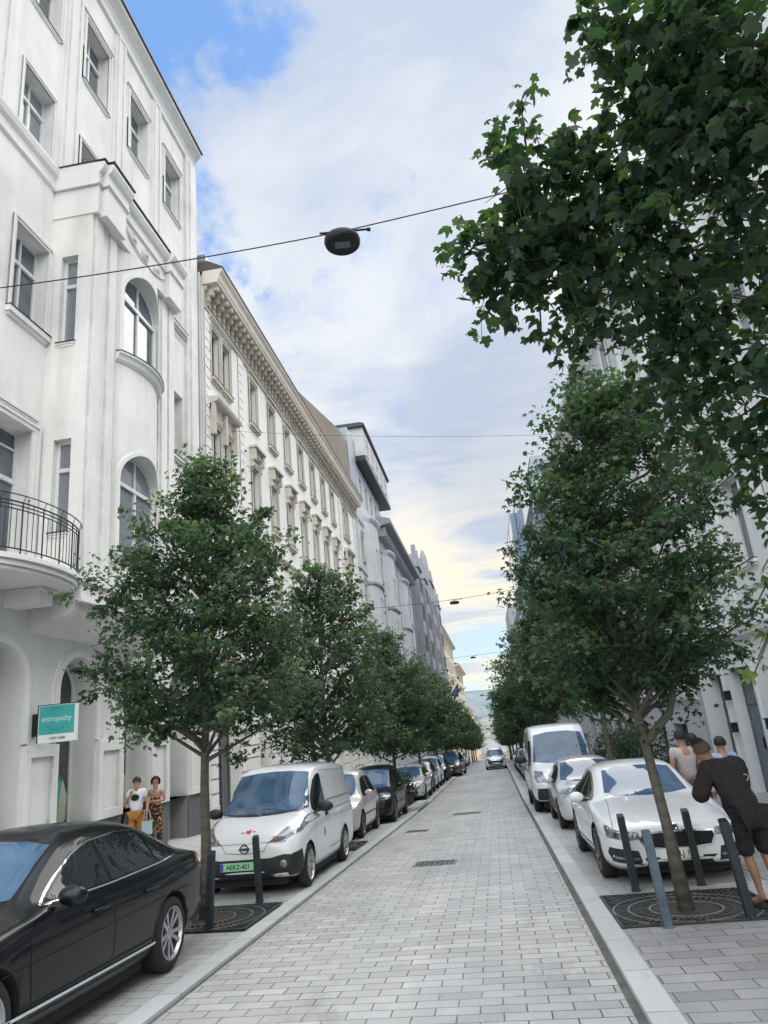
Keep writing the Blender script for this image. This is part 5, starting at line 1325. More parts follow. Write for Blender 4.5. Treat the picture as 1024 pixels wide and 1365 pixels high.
# --- tall white panel van (right)
st = [(0.0, .40, .70, .76, .74, .70, .5, .0), (.08, .32, .86, .94, .92, .86, .62, .0), (.35, .30, 1.0, 1.14, 1.0, .94, .74, .02), (.85, .3, 1.12, 1.28, 1.02, .96, .80, .02), (1.02, .3, 1.18, 1.38, 1.02, .96, .80, .02),
      (1.62, .3, 1.2, 2.16, 1.02, .98, .78, .03), (1.85, .3, 1.2, 2.36, 1.02, .985, .82, .03), (2.4, .3, 1.2, 2.44, 1.02, .99, .84, .03), (4.0, .3, 1.2, 2.46, 1.02, .99, .85, .03), (5.2, .3, 1.2, 2.45, 1.02, .99, .85, .03), (5.5, .36, 1.2, 2.40, 1.0, .97, .82, .02), (5.56, .5, 1.1, 2.1, .86, .82, .7, 0)]
c = Car(st, (.95, 4.2), .34, 'white_car')
c.patch('windscreen', [(-.85, 1.36), (-.72, 2.12), (-.3, 2.19), (.3, 2.19), (.72, 2.12), (.85, 1.36), (.4, 1.30), (-.4, 1.30)], 'screen', 'front', off=.005, step=.04)
for sd in (-1, 1):
    sg = lambda L: [(x * sd, z) for x, z in L]
    c.patch('side_window', [(1.25, 1.30), (1.66, 1.95), (2.05, 2.0), (2.05, 1.22), (1.4, 1.22)], GL, 'side', sd, .005)
    c.patch('headlight', sg([(.62, .82), (.66, 1.10), (.88, 1.12), (.92, .95), (.86, .82)]), 'lamp_clear', 'front', off=.008, step=.05)
c.patch('bumper', [(-.90, .36), (-.88, .66), (.88, .66), (.90, .36)], 'black_plastic', 'front', off=.008)
c.patch('grille', [(-.52, .74), (-.52, .98), (.52, .98), (.52, .74)], 'black_plastic', 'front', off=.008)
c.seams([[(1.15, 1.2), (1.15, .4)], [(2.15, 2.2), (2.15, .35)], [(3.4, 2.2), (3.4, .35)], [(2.15, .62), (5.3, .62)]], mat='seam_l', w=.012)
c.seams([[(1.3, .50), (3.7, .50)]], w=.09, mat='black_plastic')
c.mirror(1.04, 1.45, 1.45, 'black_plastic', 1.6); c.wheels(1.0, .22, 'alloy_dark', 6)
c.plate(-.0, .48, 'RTL-842')
park(c, 'panel_van', 'tall white panel van with a wide windscreen on the right', 1.9, 21.3, cat='van')

# --- small hatchback / compact MPV / SUV shapes
def compact(paint, tall=1.50, L=4.0, kind='hatch', rim='alloy_dark', text='LMK-208'):
    k = (tall - .98) / .50
    zz = lambda z: .98 + (z - .98) * k if z > .98 else z
    e = L - 4.0
    st = [(0.00, .34, .56, .60, .50, .46, .36, .0), (0.05, .26, .66, .72, .68, .64, .50, .0), (0.16, .20, .72, .80, .79, .74, .58, .01), (.42, .18, .80, .89, .835, .79, .62, .02), (.85, .18, .88, .97, .84, .80, .64, .02), (1.02, .18, .91, 1.0, .845, .80, .645, .02),
          (1.62, .18, .94, zz(1.36), .845, .805, .58, .04), (1.9, .18, .95, zz(1.44), .845, .81, .58, .045), (2.5, .18, .96, zz(1.47), .845, .81, .58, .045), (3.1 + e, .18, .98, zz(1.45), .845, .805, .575, .04), (3.55 + e, .2, 1.0, zz(1.36), .83, .79, .56, .03), (3.85 + e, .24, .98, zz(1.10), .80, .76, .56, .02), (3.96 + e, .3, .88, .98, .74, .70, .54, .01), (4.0 + e, .4, .72, .8, .6, .56, .44, 0)]
    c = Car(st, (.78, 3.28 + e), .31 if kind != 'suv' else .35, paint)
    t = zz(1.36)
    c.patch('windscreen', [(-.66, 1.0), (-.555, t), (-.28, t + .035), (.28, t + .035), (.555, t), (.66, 1.0), (.3, .97), (-.3, .97)], 'screen', 'front', off=.004, step=.04)
    c.patch('rear_window', [(-.54, 1.08), (-.48, t), (.48, t), (.54, 1.08)], GL, 'rear', off=.004)
    for sd in (-1, 1):
        sg = lambda L: [(x * sd, z) for x, z in L]
        c.patch('side_window', [(1.24, .965), (1.68, t - .11), (2.0, t - .045), (2.15, t - .035), (2.15, .985)], GL, 'side', sd, .004, .05)
        c.patch('side_window', [(2.22, .985), (2.22, t - .035), (2.9 + e, t - .05), (3.25 + e, t - .12), (3.4 + e, 1.08), (3.3 + e, 1.02)], GL, 'side', sd, .004, .05)
        c.patch('headlight', sg([(.42, .66), (.50, .76), (.70, .84), (.76, .78), (.74, .67)]), 'lamp_clear', 'front', off=.006, step=.05)
        c.patch('headlight_flank', [(.10, .68), (.16, .80), (.42, .87), (.36, .76)], 'lamp_clear', 'side', sd, .006, .05)
        p, n = c.hit('side', 2.0, .84, sd); mb = MB(); mb.tube([(p.x, 1.92, .84), (p.x + sd * .03, 1.95, .842), (p.x + sd * .03, 2.07, .842), (p.x, 2.1, .84)], .013, 6); mb.obj('door_handle', M[paint], c.body, smooth=True)
    c.patch('grille', [(-.36, .56), (-.40, .68), (.40, .68), (.36, .56)], 'black_plastic', 'front', off=.006)
    c.patch('lower_intake', [(-.52, .25), (-.56, .40), (.56, .40), (.52, .25)], 'black_plastic', 'front', off=.006)
    if kind == 'suv': c.patch('grille_mask', [(-.60, .44), (-.64, .74), (.64, .74), (.60, .44)], 'black_plastic', 'front', off=.009)
    mb = MB(); c.strip(mb, [(-.38, .69), (.38, .69)], .018, 'front', 1, .012); c.strip(mb, [(-.03, .72), (.03, .72)], .05, 'front', 1, .012); mb.obj('badge', M['chrome'], c.body)
    dark = paint in ('black_car', 'navy_car', 'grey_car', 'red_car'); sm = 'seam' if dark else 'seam_l'
    c.seams([[(1.10, .93), (1.08, .6), (1.14, .28)], [(2.19, .97), (2.19, .5), (2.14, .27)], [(3.1 + e, 1.0), (3.05 + e, .7), (2.9 + e, .5)], [(1.14, .27), (2.86 + e, .27)]], mat=sm)
    mb = MB()
    for sd in (-1, 1): c.strip(mb, [(1.1, .52), (2.9 + e, .54)], .035, 'side', sd, .006)
    mb.obj('side_rubbing_strip', M['black_plastic'], c.body)
    c.mirror(.83, 1.28, 1.02, paint); c.wheels(.84, .19, rim, 7)
    c.plate(-.012, .47, text)
    if kind == 'suv':
        mb = MB()
        for sx in (-1, 1): mb.tube([(sx * .55, 1.9, zz(1.44) + .03), (sx * .56, 2.1, zz(1.47) + .07), (sx * .56, 3.0 + e, zz(1.46) + .07), (sx * .54, 3.2 + e, zz(1.42) + .04)], .014, 6)
        mb.obj('roof_rail', M['dark_metal'], c.body)
    return c
hatch = compact('silver_car', 1.47, 4.0, text='KPR-613')
park(hatch, 'parked_car', 'silver hatchback between the white saloon and the tall panel van', 2.05, 16.6, lift=.04)
mpv = compact('silver2_car', 1.62, 3.75, text='HRM-094')
park(mpv, 'parked_car', 'pale silver compact car with a dented grey bumper behind the delivery van', -4.36, 17.9)
mpv.patch('bumper', [(-.68, .24), (-.74, .52), (-.5, .60), (.5, .60), (.74, .52), (.68, .24)], 'silver_car', 'front', off=.0075)
suv = compact('black_car', 1.64, 4.3, kind='suv', text='SBN-775')
park(suv, 'parked_car', 'black off-roader with roof rails behind the pale silver compact', -4.1, 22.0)
sv2 = compact('silver_car', 1.46, 4.3, text='PLK-360')
park(sv2, 'parked_car', 'light silver car behind the kerbside planter on the left', -4.05, 31.4)
def another(car, x, y, label, paint=None, old=None, group='cars parked bumper to bumper down the left side', lift=.035, cat='car', rz=0):
    o = park(car, 'parked_car', label, x, y, lift, cat=cat, group=group, first=False, rz=rz)
    if paint: repaint(o, paint, old)
    return o
another(hatch, -4.1, 36.6, 'dark grey hatchback behind the light silver car', 'grey_car', 'silver_car')
another(mpv, -4.1, 41.4, 'white people carrier behind the dark grey hatchback in the left row', 'white_car', 'silver2_car')
another(suv, -4.05, 46.4, 'black car with a high bonnet beyond the people carrier', None, None)
another(suv, -3.5, 52.2, 'dark car standing a little out from the left row', 'grey_car', 'black_car', rz=radians(-4))
another(hatch, -4.0, 58.0, 'white hatchback beyond the dark car standing out', 'white_car', 'silver_car')
for k, (pt, lb) in enumerate((('white_car', 'white car near the far end of the left row'), ('silver_car', 'silver car near the far end of the left row'), ('navy_car', 'dark blue car near the far end of the left row'), ('white_car', 'last white car of the left row'))):
    another(hatch, -4.0, 63.5 + 5.4 * k, lb, pt, 'silver_car')
for k, (pt, lb) in enumerate((('navy_car', 'dark blue car beyond the tall panel van'), ('silver_car', 'silver car two places beyond the panel van'), ('grey_car', 'grey car three places beyond the panel van'), ('navy_car', 'navy car four places beyond the panel van'), ('white_car', 'white car far down the right row'), ('grey_car', 'grey car far down the right row'))):
    another(hatch, 2.1, 28.6 + 5.3 * k, lb, pt, 'silver_car', 'cars parked down the right side')
o = another(suv, -.15, 60.0, 'white car with a black front driving towards the camera in mid street', 'white_car', 'black_car', group=None, lift=.0)
o.name = 'moving_car'

# ------------------------------------------------------------------ street furniture
def bollard(x, y, label, mat='bollard', lean=(0, 0), rz=0, h=.88):
    mb = MB(); s = .042
    vs = [(-s, -s, -.05), (s, -s, -.05), (s, s, -.05), (-s, s, -.05), (-s, -s, h - .03), (s, -s, h - .03), (s, s, h), (-s, s, h)]
    mb.add(vs, [(0, 3, 2, 1), (0, 1, 5, 4), (1, 2, 6, 5), (2, 3, 7, 6), (3, 0, 4, 7), (4, 5, 6, 7)])
    mb.box(-s - .012, s + .012, -s - .012, s + .012, .0, .012)
    o = mb.obj('bollard', M[mat], None, (x, y, gz(y) + .045), (lean[0], lean[1], rz), bevel=.006)
    tag(o, label, 'bollard', 'square metal bollards guarding the tree grates')
bollard(-3.69, 9.02, 'dark square bollard at the near corner of the left grate, in front of the trunk', lean=(0, radians(3.0)))
bollard(-3.62, 10.72, 'dark square bollard standing before the delivery van number plate', lean=(0, radians(-2.2)))
bollard(1.48, 9.84, 'dark square bollard close to the white saloon headlight, left of its plate', lean=(0, radians(-2.5)))
bollard(1.44, 7.97, 'faded blue-grey bollard at the near kerb corner of the right grate', 'bollard_l', lean=(0, radians(-3.0)))
bollard(2.28, 9.92, 'dark square bollard just right of the forked tree trunk', lean=(0, radians(-2)))
bollard(2.27, 8.12, 'dark thick bollard beside the man in the hooded top', lean=(0, radians(-4.5)), h=.92)

def grate(x, y, w, l, tree, label, group):
    z = gz(y) + .047; sl = atan(gslope(y))
    root = empty('tree_grate', (x, y, z), (sl, 0, 0)); tag(root, label, 'tree grate', group)
    mb = MB(); mb.add([(-w / 2, -l / 2, .002), (w / 2, -l / 2, .002), (w / 2, l / 2, .002), (-w / 2, l / 2, .002)], [(0, 1, 2, 3)]); mb.obj('dark_base', M['seam'], root)
    fr = MB(); t = .03
    for a in ((-w / 2, w / 2, -l / 2, -l / 2 + t), (-w / 2, w / 2, l / 2 - t, l / 2), (-w / 2, -w / 2 + t, -l / 2 + t, l / 2 - t), (w / 2 - t, w / 2, -l / 2 + t, l / 2 - t)): fr.box(a[0], a[1], a[2], a[3], .0, .016)
    fr.obj('frame', M['cast'], root)
    tx, ty = tree; ri = .36
    so = MB(); so.lathe([(0, .010), (.2, .012), (ri, .006)], 24, Matrix.Translation((tx, ty, 0))); so.obj('soil', M['soil'], root, smooth=True)
    rings = MB(); k = 0; r = ri
    big = sqrt(w * w + l * l)
    def arcs(mb, r0, r1, z0, z1, n=72):
        for i in range(n):
            a, b_ = 2 * pi * i / n, 2 * pi * (i + 1) / n
            q = [(tx + rr_ * cos(aa), ty + rr_ * sin(aa)) for rr_, aa in ((r0, a), (r1, a), (r1, b_), (r0, b_))]
            if all(abs(px) < w / 2 - .02 and abs(py) < l / 2 - .02 for px, py in q):
                vs = [(px, py, z0) for px, py in q] + [(px, py, z1) for px, py in q]
                mb.add(vs, [(4, 5, 6, 7), (0, 1, 5, 4), (2, 3, 7, 6), (1, 2, 6, 5), (3, 0, 4, 7)])
    for ra, rb in ((ri, ri + .022), (.58, .60), (.74, .757)): li = MB(); arcs(li, ra, rb, 0, .0205); li.obj('ring', M['cast_l'], root)
    rad = MB(); 
    for r0, r1, n in ((ri + .022, .47, 40), (.48, .58, 48), (.60, .74, 64), (.757, .87, 80), (.885, 1.0, 90), (1.015, 1.14, 100), (1.155, 1.3, 110)):
        for i in range(n):
            a = 2 * pi * (i + (.5 if int(r0 * 10) % 2 else 0)) / n; hw = pi * .5 * r0 / n
            c, s_ = cos(a), sin(a); q = [(tx + r0 * c - hw * s_, ty + r0 * s_ + hw * c), (tx + r1 * c - hw * s_, ty + r1 * s_ + hw * c), (tx + r1 * c + hw * s_, ty + r1 * s_ - hw * c), (tx + r0 * c + hw * s_, ty + r0 * s_ - hw * c)]
            if all(abs(px) < w / 2 - .02 and abs(py) < l / 2 - .02 for px, py in q):
                vs = [(px, py, .0) for px, py in q] + [(px, py, .0165) for px, py in q]
                rad.add(vs, [(4, 5, 6, 7), (0, 1, 5, 4), (2, 3, 7, 6), (1, 2, 6, 5), (3, 0, 4, 7)])
        arcs(rad, r1, r1 + .013, 0, .0168)
    rad.obj('ribs', M['cast'], root)
grate(1.83, 8.80, 1.66, 1.56, (-.05, -.16), 'round-patterned iron grate under the forked tree on the right', None)
grate(-4.02, 9.72, 1.62, 1.55, (.03, -.05), 'round-patterned iron grate under the first tree on the left', None)
grate(-4.05, 16.85, 1.6, 1.5, (.05, 0), 'iron grate half hidden behind the delivery van', None)

def cover(name, x, y, w, l, rz, label):
    root = empty(name, (x, y, gz(y) + .004), (atan(gslope(y)), 0, rz)); tag(root, label, 'manhole cover')
    mb = MB()
    mb.box(-w / 2, w / 2, -l / 2, l / 2, -.03, .001); mb.obj('plate', M['cast'], root)
    fr = MB()
    for a in ((-w / 2 - .05, w / 2 + .05, -l / 2 - .05, -l / 2), (-w / 2 - .05, w / 2 + .05, l / 2, l / 2 + .05), (-w / 2 - .05, -w / 2, -l / 2, l / 2), (w / 2, w / 2 + .05, -l / 2, l / 2)): fr.box(a[0], a[1], a[2], a[3], -.03, .004)
    n = int(w / .09)
    for i in range(n):
        for j in range(int(l / .09)): fr.box(-w / 2 + .03 + i * .09, -w / 2 + .075 + i * .09, -l / 2 + .03 + j * .09, -l / 2 + .075 + j * .09, .0, .005)
    fr.obj('rim', M['cast_l'], root)
cover('drain_cover', -1.33, 13.65, .66, .5, 0, 'rectangular iron cover set in the road, nearer of the clear two')
cover('drain_cover', -1.18, 24.1, .8, .6, 0, 'rectangular iron cover in the road level with the silver compact car')
cover('drain_cover', -2.3, 19.6, .5, .4, 0, 'small rectangular cover in the road near the left kerb')

# kerbside block, planter and shrubs
mb = MB(); mb.box(-.22, .22, -2.2, 1.6, -.05, .17); o = mb.obj('kerb_block', M['concrete'], None, (-3.2, 28.6, gz(28.6)), (atan(gslope(28.6)), 0, 0), bevel=.03); tag(o, 'white concrete kerb block at the edge of the left parking row', 'kerb block')
def shrub(name, x, y, r, h, n, label, cat, pot=None, leaf=.07, mat='leaf', zlift=.05, group=None):
    root = empty(name, (x, y, gz(y) + zlift)); tag(root, label, cat, group); rng = np.random.default_rng(int(abs(x * 31 + y * 7)))
    zb = 0
    if pot:
        mb = MB(); w = pot; mb.lathe([(w * .78, 0), (w * .8, .02), (w, .42), (w + .03, .42), (w + .03, .47), (w - .03, .47), (w - .05, .40), (0, .40)], 24); mb.obj('pot', M['terra'], root, smooth=False); zb = .4
    st = MB()
    for k in range(9):
        a = rng.uniform(0, 6.28); st.tube([(0, 0, zb), (r * .4 * cos(a), r * .4 * sin(a), zb + h * .4), (r * .7 * cos(a), r * .7 * sin(a), zb + h * .85)], [.015, .01, .004], 5)
    st.obj('stems', M['bark'], root)
    cs = np.array([(r * rng.uniform(.2, .9) * cos(a), r * rng.uniform(.2, .9) * sin(a), zb + h * rng.uniform(.15, .95)) for a in rng.uniform(0, 6.28, 26)])
    P = cs[rng.integers(0, 26, n)] + rng.normal(0, r * .22, (n, 3)); lv = np.clip(rng.normal(.1, .15, n), 0, 1)
    link_mesh('leaves', leaves_mesh('leaves', P, leaf * rng.uniform(.6, 1.2, n), lv, mat, rng), root)
shrub('potted_shrub', -3.75, 28.9, .55, .9, 900, 'bushy green plant in a pot at the kerb in front of the light silver car', 'plant', .38, .09)
for k, (x, y, r, h) in enumerate(((3.3, 18.2, .75, 1.5), (3.5, 19.9, .8, 1.7), (3.4, 21.6, .8, 1.6), (3.9, 17.0, .55, 1.1))):
    shrub('potted_shrub', x, y, r, h, 1300, ['dark potted shrub behind the white saloon roof', 'tall dark potted shrub, middle of the right pavement row', 'dark potted shrub farthest along the right pavement', 'small dark potted shrub nearest the building on the right'][k], 'plant', .42, .08, zlift=.1, group=None)

# ------------------------------------------------------------------ catenary lamps
def wire(name, pts, label, r=.008):
    mb = MB(); mb.tube(pts, r, 6); o = mb.obj(name, M['iron']); tag(o, label, 'cable'); return o
def sag(a, b_, s, n=24):
    a, b_ = Vector(a), Vector(b_); return [a.lerp(b_, i / n) - Vector((0, 0, s * 4 * (i / n) * (1 - i / n))) for i in range(n + 1)]
def lamp(x, y, z, label, sc=1.0, detail=True):
    root = empty('street_lamp', (x, y, z), (0, 0, radians(8))); root.scale = (sc, sc, sc); tag(root, label, 'street lamp')
    mb = MB(); mb.lathe([(0, .085), (.06, .085), (.10, .07), (.20, .05), (.255, .015), (.262, -.03), (.25, -.07), (.235, -.085), (.20, -.075), (0, -.075)], 36); mb.obj('housing', M['iron'], root, smooth=False)
    g = MB(); g.box(-.11, .11, -.07, .07, -.082, -.076); g.obj('led_panel', simple('lamp panel', (.10, .12, .15), .3), root)
    h = MB(); h.tube([(0, 0, .08), (0, 0, .15)], .018, 8); h.box(-.05, .05, -.015, .015, .13, .165); h.tube([(-.32, 0, .145), (.42, 0, .155)], .016, 8); h.lathe([(.028, 0), (.028, .05)], 10, Matrix.Translation((.37, 0, .15)) @ Matrix.Rotation(pi / 2, 4, 'Y'), close=True); h.obj('bracket', M['iron'], root)
lamp(-1.25, 8.3, 8.47, 'dark round street lamp hanging on the nearest cross wire, high over the road')
w1 = sag((-9.15, 8.25, 8.85), (-1.25, 8.3, 8.62), .12, 12) + sag((-1.25, 8.3, 8.62), (7.0, 8.3, 9.35), .06, 12)[1:]
wire('lamp_cable', w1, 'thin black cable across the top of the street carrying the nearest lamp', .009)
lamp(-1.22, 38, 7.75, 'small distant street lamp hanging over the road, higher of the far ones')
wire('lamp_cable', sag((-8.9, 38, 8.1), (-1.22, 38, 7.9), .1, 10) + sag((-1.22, 38, 7.9), (7, 38, 8.6), .1, 10)[1:], 'thin cable across the street carrying the second lamp', .012)
lamp(-1.05, 68, 7.0, 'tiny far street lamp hanging over the road below the second one')
wire('lamp_cable', sag((-8.9, 68, 7.4), (-1.05, 68, 7.15), .1, 10) + sag((-1.05, 68, 7.15), (7, 68, 7.8), .1, 10)[1:], 'thin cable across the street carrying the third lamp', .014)
lamp(-.95, 100, 4.2, 'farthest street lamp, a dark speck before the hill')
wire('lamp_cable', sag((-8.5, 23.8, 13.1), (7, 23.8, 10.8), .25, 24), 'bare thin cable crossing the sky above the middle of the street', .006)

# ------------------------------------------------------------------ shop sign
root = empty('shop_sign', (-9.05, 13.5, 2.37)); tag(root, 'teal and white projecting shop sign with pale lettering on the left wall', 'sign')
mb = MB(); mb.box(0, .80, -.06, .06, -.36, .37); mb.obj('box', M['sign_white'], root, bevel=.006)
f = MB(); f.box(.02, .785, -.063, -.0605, -.20, .355); fo_ = f.obj('face', M['teal'], root)
f = MB(); f.box(.0, .80, -.066, .066, .37, .385); f.box(-.02, .0, -.066, .066, -.36, .385); f.obj('edge_trim', M['dark_metal'], root)
f = MB(); f.box(-.14, -.02, -.05, .05, -.22, .22); f.obj('wall_bracket', M['ink'], root)
lettering('entropathy', .145, (.40, -.0645, .055), (pi / 2, 0, 0), M['sign_lite'], fo_)
for i, ch in enumerate('ENTER'):
    a = radians(125 - i * 17.5); lettering(ch, .055, (.40 + .22 * cos(a), -.0645, .075 + .21 * sin(a)), (pi / 2, 0, 0), M['sign_ink'], fo_, 'arc_letter')
for i, ch in enumerate('ESCAPE'):
    a = radians(222 + i * 17); lettering(ch, .055, (.40 + .24 * cos(a), -.0645, .08 + .22 * sin(a)), (pi / 2, 0, 0), M['sign_ink'], fo_, 'arc_letter')
lettering('+ EXIT GAME', .062, (.42, -.0645, -.30), (pi / 2, 0, 0), M['ink'], root)

# ------------------------------------------------------------------ people
def skin(name, nodes, edges, mat, parent, sub=2, root=0):
    """nodes: list of (x,y,z,rx[,ry])"""
    me = bpy.data.meshes.new(name); me.from_pydata([n[:3] for n in nodes], edges, []); me.update()
    o = bpy.data.objects.new(name, me); COL.objects.link(o)
    m = o.modifiers.new('skin', 'SKIN'); m.use_smooth_shade = True
    sv = me.skin_vertices[0].data
    for i, n in enumerate(nodes):
        sv[i].radius = (n[3], n[4] if len(n) > 4 else n[3]); sv[i].use_root = (i == root)
    s = o.modifiers.new('sub', 'SUBSURF'); s.levels = sub; s.render_levels = sub
    bake(o); o.data.materials.clear(); o.data.materials.append(M[mat]); o.parent = parent
    for p in o.data.polygons: p.use_smooth = True
    return o
def head_shell(name, c, rt, fw, ax, sc, mat, parent, lo=-.3, amp=.004, front=.30):
    from mathutils import noise as nz
    bm = bmesh.new(); bmesh.ops.create_icosphere(bm, subdivisions=4, radius=1)
    dl = [v for v in bm.verts if (v.co.z < lo) or (v.co.y > front and v.co.z < .42)]
    bmesh.ops.delete(bm, geom=dl, context='VERTS')
    for v in bm.verts:
        q = v.co.copy(); k = 1 + amp * 10 * nz.noise(q * 5) + amp * 6 * nz.noise(q * 13)
        v.co = c + rt * q.x * sc[0] * k + fw * q.y * sc[1] * k + ax * q.z * sc[2] * k
    me = bpy.data.meshes.new(name); bm.to_mesh(me); bm.free(); me.materials.append(M[mat])
    for p in me.polygons: p.use_smooth = True
    return link_mesh(name, me, parent)
def person(label, loc, rz, P, cloth, skinm='skin', sc=1.0, hair='hair', group=None, fingers=True):
    """P: joint dict in metres, facing local -Y"""
    J = dict(pel=(0, 0, .95), belly=(0, .0, 1.12), chest=(0, .01, 1.30), neck=(0, .01, 1.47), jaw=(0, -.02, 1.57), crown=(0, -.005, 1.685))
    for s_, n in ((-1, 'L'), (1, 'R')):
        J['sh' + n] = (s_ * .175, .01, 1.41); J['el' + n] = (s_ * .235, .03, 1.14); J['wr' + n] = (s_ * .245, -.05, .90)
        J['hip' + n] = (s_ * .095, 0, .90); J['kn' + n] = (s_ * .105, -.02, .50); J['an' + n] = (s_ * .105, .03, .09); J['toe' + n] = (s_ * .12, -.14, .035)
    J.update(P); J = {k: Vector(v) for k, v in J.items()}
    root = empty('person', loc, (0, 0, rz)); root.scale = (sc, sc, sc); tag(root, label, 'person', group)
    nodes = []; edges = []; ix = {}
    def nd(k, v, *r): nodes.append((v[0], v[1], v[2]) + r); ix[k] = len(nodes) - 1; return ix[k]
    def ed(a, b_): edges.append((ix[a], ix[b_]))
    nd('pel', J['pel'], .135, .10); nd('belly', J['belly'], .12, .09); nd('chest', J['chest'], .145, .10); nd('neck', J['neck'], .055, .055); nd('jaw', J['jaw'], .073, .088); nd('crown', J['crown'], .082, .097)
    nd('top', J['crown'] + (J['crown'] - J['jaw']).normalized() * .045, .045, .055)
    for a, b_ in (('pel', 'belly'), ('belly', 'chest'), ('chest', 'neck'), ('neck', 'jaw'), ('jaw', 'crown'), ('crown', 'top')): ed(a, b_)
    hd = (J['jaw'] + J['crown']) / 2
    for n in 'LR':
        s_ = -1 if n == 'L' else 1
        nd('sh' + n, J['sh' + n], .062); nd('ua' + n, J['sh' + n].lerp(J['el' + n], .5), .05); nd('el' + n, J['el' + n], .041); nd('fa' + n, J['el' + n].lerp(J['wr' + n], .4), .039); nd('wr' + n, J['wr' + n], .026, .021)
        ed('chest', 'sh' + n); ed('sh' + n, 'ua' + n); ed('ua' + n, 'el' + n); ed('el' + n, 'fa' + n); ed('fa' + n, 'wr' + n)
        dr = (J['wr' + n] - J['el' + n]).normalized(); sd = dr.cross(Vector((0, 1, .001))).normalized(); 
        if sd.length < .1: sd = Vector((1, 0, 0))
        nn = sd.cross(dr).normalized()
        pm = J['wr' + n] + dr * .075; nd('pm' + n, pm, .036, .015); ed('wr' + n, 'pm' + n)
        nd('th' + n, J['hip' + n], .085, .09); nd('tm' + n, J['hip' + n].lerp(J['kn' + n], .5), .073); nd('kn' + n, J['kn' + n], .052); nd('cf' + n, J['kn' + n].lerp(J['an' + n], .32) + Vector((0, .015, 0)), .053); nd('sn' + n, J['kn' + n].lerp(J['an' + n], .75), .034); nd('an' + n, J['an' + n], .036); nd('ft' + n, J['an' + n].lerp(J['toe' + n], .55) + Vector((0, 0, -.012)), .04, .03); nd('toe' + n, J['toe' + n], .035, .02)
        ed('pel', 'th' + n); ed('th' + n, 'tm' + n); ed('tm' + n, 'kn' + n); ed('kn' + n, 'cf' + n); ed('cf' + n, 'sn' + n); ed('sn' + n, 'an' + n); ed('an' + n, 'ft' + n); ed('ft' + n, 'toe' + n)
    body = skin('body', nodes, edges, skinm, root, 2, ix['pel'])
    # fingers rooted in the palm, then merged into the one body mesh
    objs = []
    if fingers:
        for n in 'LR':
            dr = (J['wr' + n] - J['el' + n]).normalized(); sd = dr.cross(Vector((0, 1, .001))).normalized(); nn = sd.cross(dr).normalized(); s_ = -1 if n == 'L' else 1
            pm = J['wr' + n] + dr * .05
            for k, ln in enumerate((.072, .082, .077, .06)):
                b0 = pm + sd * (-.027 + .018 * k) ; a1 = pm + dr * .045 + sd * (-.028 + .0185 * k); a2 = a1 + dr * ln * .5 + nn * ln * .12; a3 = a2 + dr * ln * .36 + nn * ln * .30
                objs.append(skin('finger', [tuple(b0) + (.008,), tuple(a1) + (.0095,), tuple(a2) + (.0085,), tuple(a3) + (.0065,)], [(0, 1), (1, 2), (2, 3)], skinm, root, 1))
            b0 = pm - sd * .012; a1 = pm - sd * .040 + dr * .012 + nn * .008; a2 = a1 - sd * .008 + dr * .034 + nn * .014
            objs.append(skin('finger', [tuple(b0) + (.011,), tuple(a1) + (.011,), tuple(a2) + (.008,)], [(0, 1), (1, 2)], skinm, root, 1))
    # nose and ears
    ax = (J['crown'] - J['jaw']).normalized(); fw = Vector(P.get('face', (0, -1, 0))).normalized(); fw = (fw - ax * fw.dot(ax)).normalized(); rt = fw.cross(ax).normalized()
    c = hd
    objs.append(skin('nose', [tuple(c + fw * .075 + ax * .012) + (.010,), tuple(c + fw * .104 - ax * .018) + (.014,)], [(0, 1)], skinm, root, 1))
    for s_ in (-1, 1): objs.append(skin('ear', [tuple(c + rt * s_ * .076 + ax * .012) + (.012, .020), tuple(c + rt * s_ * .080 - ax * .022) + (.010, .014)], [(0, 1)], skinm, root, 1))
    bm = bmesh.new(); bm.from_mesh(body.data)
    for q in objs: bm.from_mesh(q.data); bpy.data.objects.remove(q, do_unlink=True)
    bm.to_mesh(body.data); bm.free()
    for p in body.data.polygons: p.use_smooth = True
    mb = MB()
    for s_ in (-1, 1): mb.lathe([(0, .006), (.009, .004), (.012, 0)], 10, Matrix.Translation(c + fw * .083 + rt * s_ * .03 + ax * .012) @ fw.to_track_quat('Z', 'Y').to_matrix().to_4x4())
    mb.obj('eyes', M['ink'], root)
    mb = MB(); mb.tube([c + fw * .087 - rt * .022 - ax * .052, c + fw * .093 - ax * .053, c + fw * .087 + rt * .022 - ax * .052], .004, 6); mb.obj('mouth', simple('lips', (.28, .10, .09), .5) if 'lips' not in M else M['lips'], root)
    # clothing shells
    def shell(name, mat, names, eds, grow, over={}):
        nds = []; ii = {}
        for k in names:
            b_ = nodes[ix[k]]; g = over.get(k, grow); r0 = b_[3] + g; r1 = (b_[4] if len(b_) > 4 else b_[3]) + g; nds.append((b_[0], b_[1], b_[2], r0, r1)); ii[k] = len(nds) - 1
        o = skin(name, nds, [(ii[a], ii[b_]) for a, b_ in eds], mat, root, 3, 0)
        from mathutils import noise as nz
        for v, n in zip(o.data.vertices, [v.normal.copy() for v in o.data.vertices]):
            q = v.co; f = nz.noise(Vector((q.x * 9, q.y * 9, q.z * 14 + q.x * 8))) + .6 * nz.noise(Vector((q.x * 20, q.y * 20, q.z * 9)))
            v.co = q + n * f * .013
        return o
    t = cloth
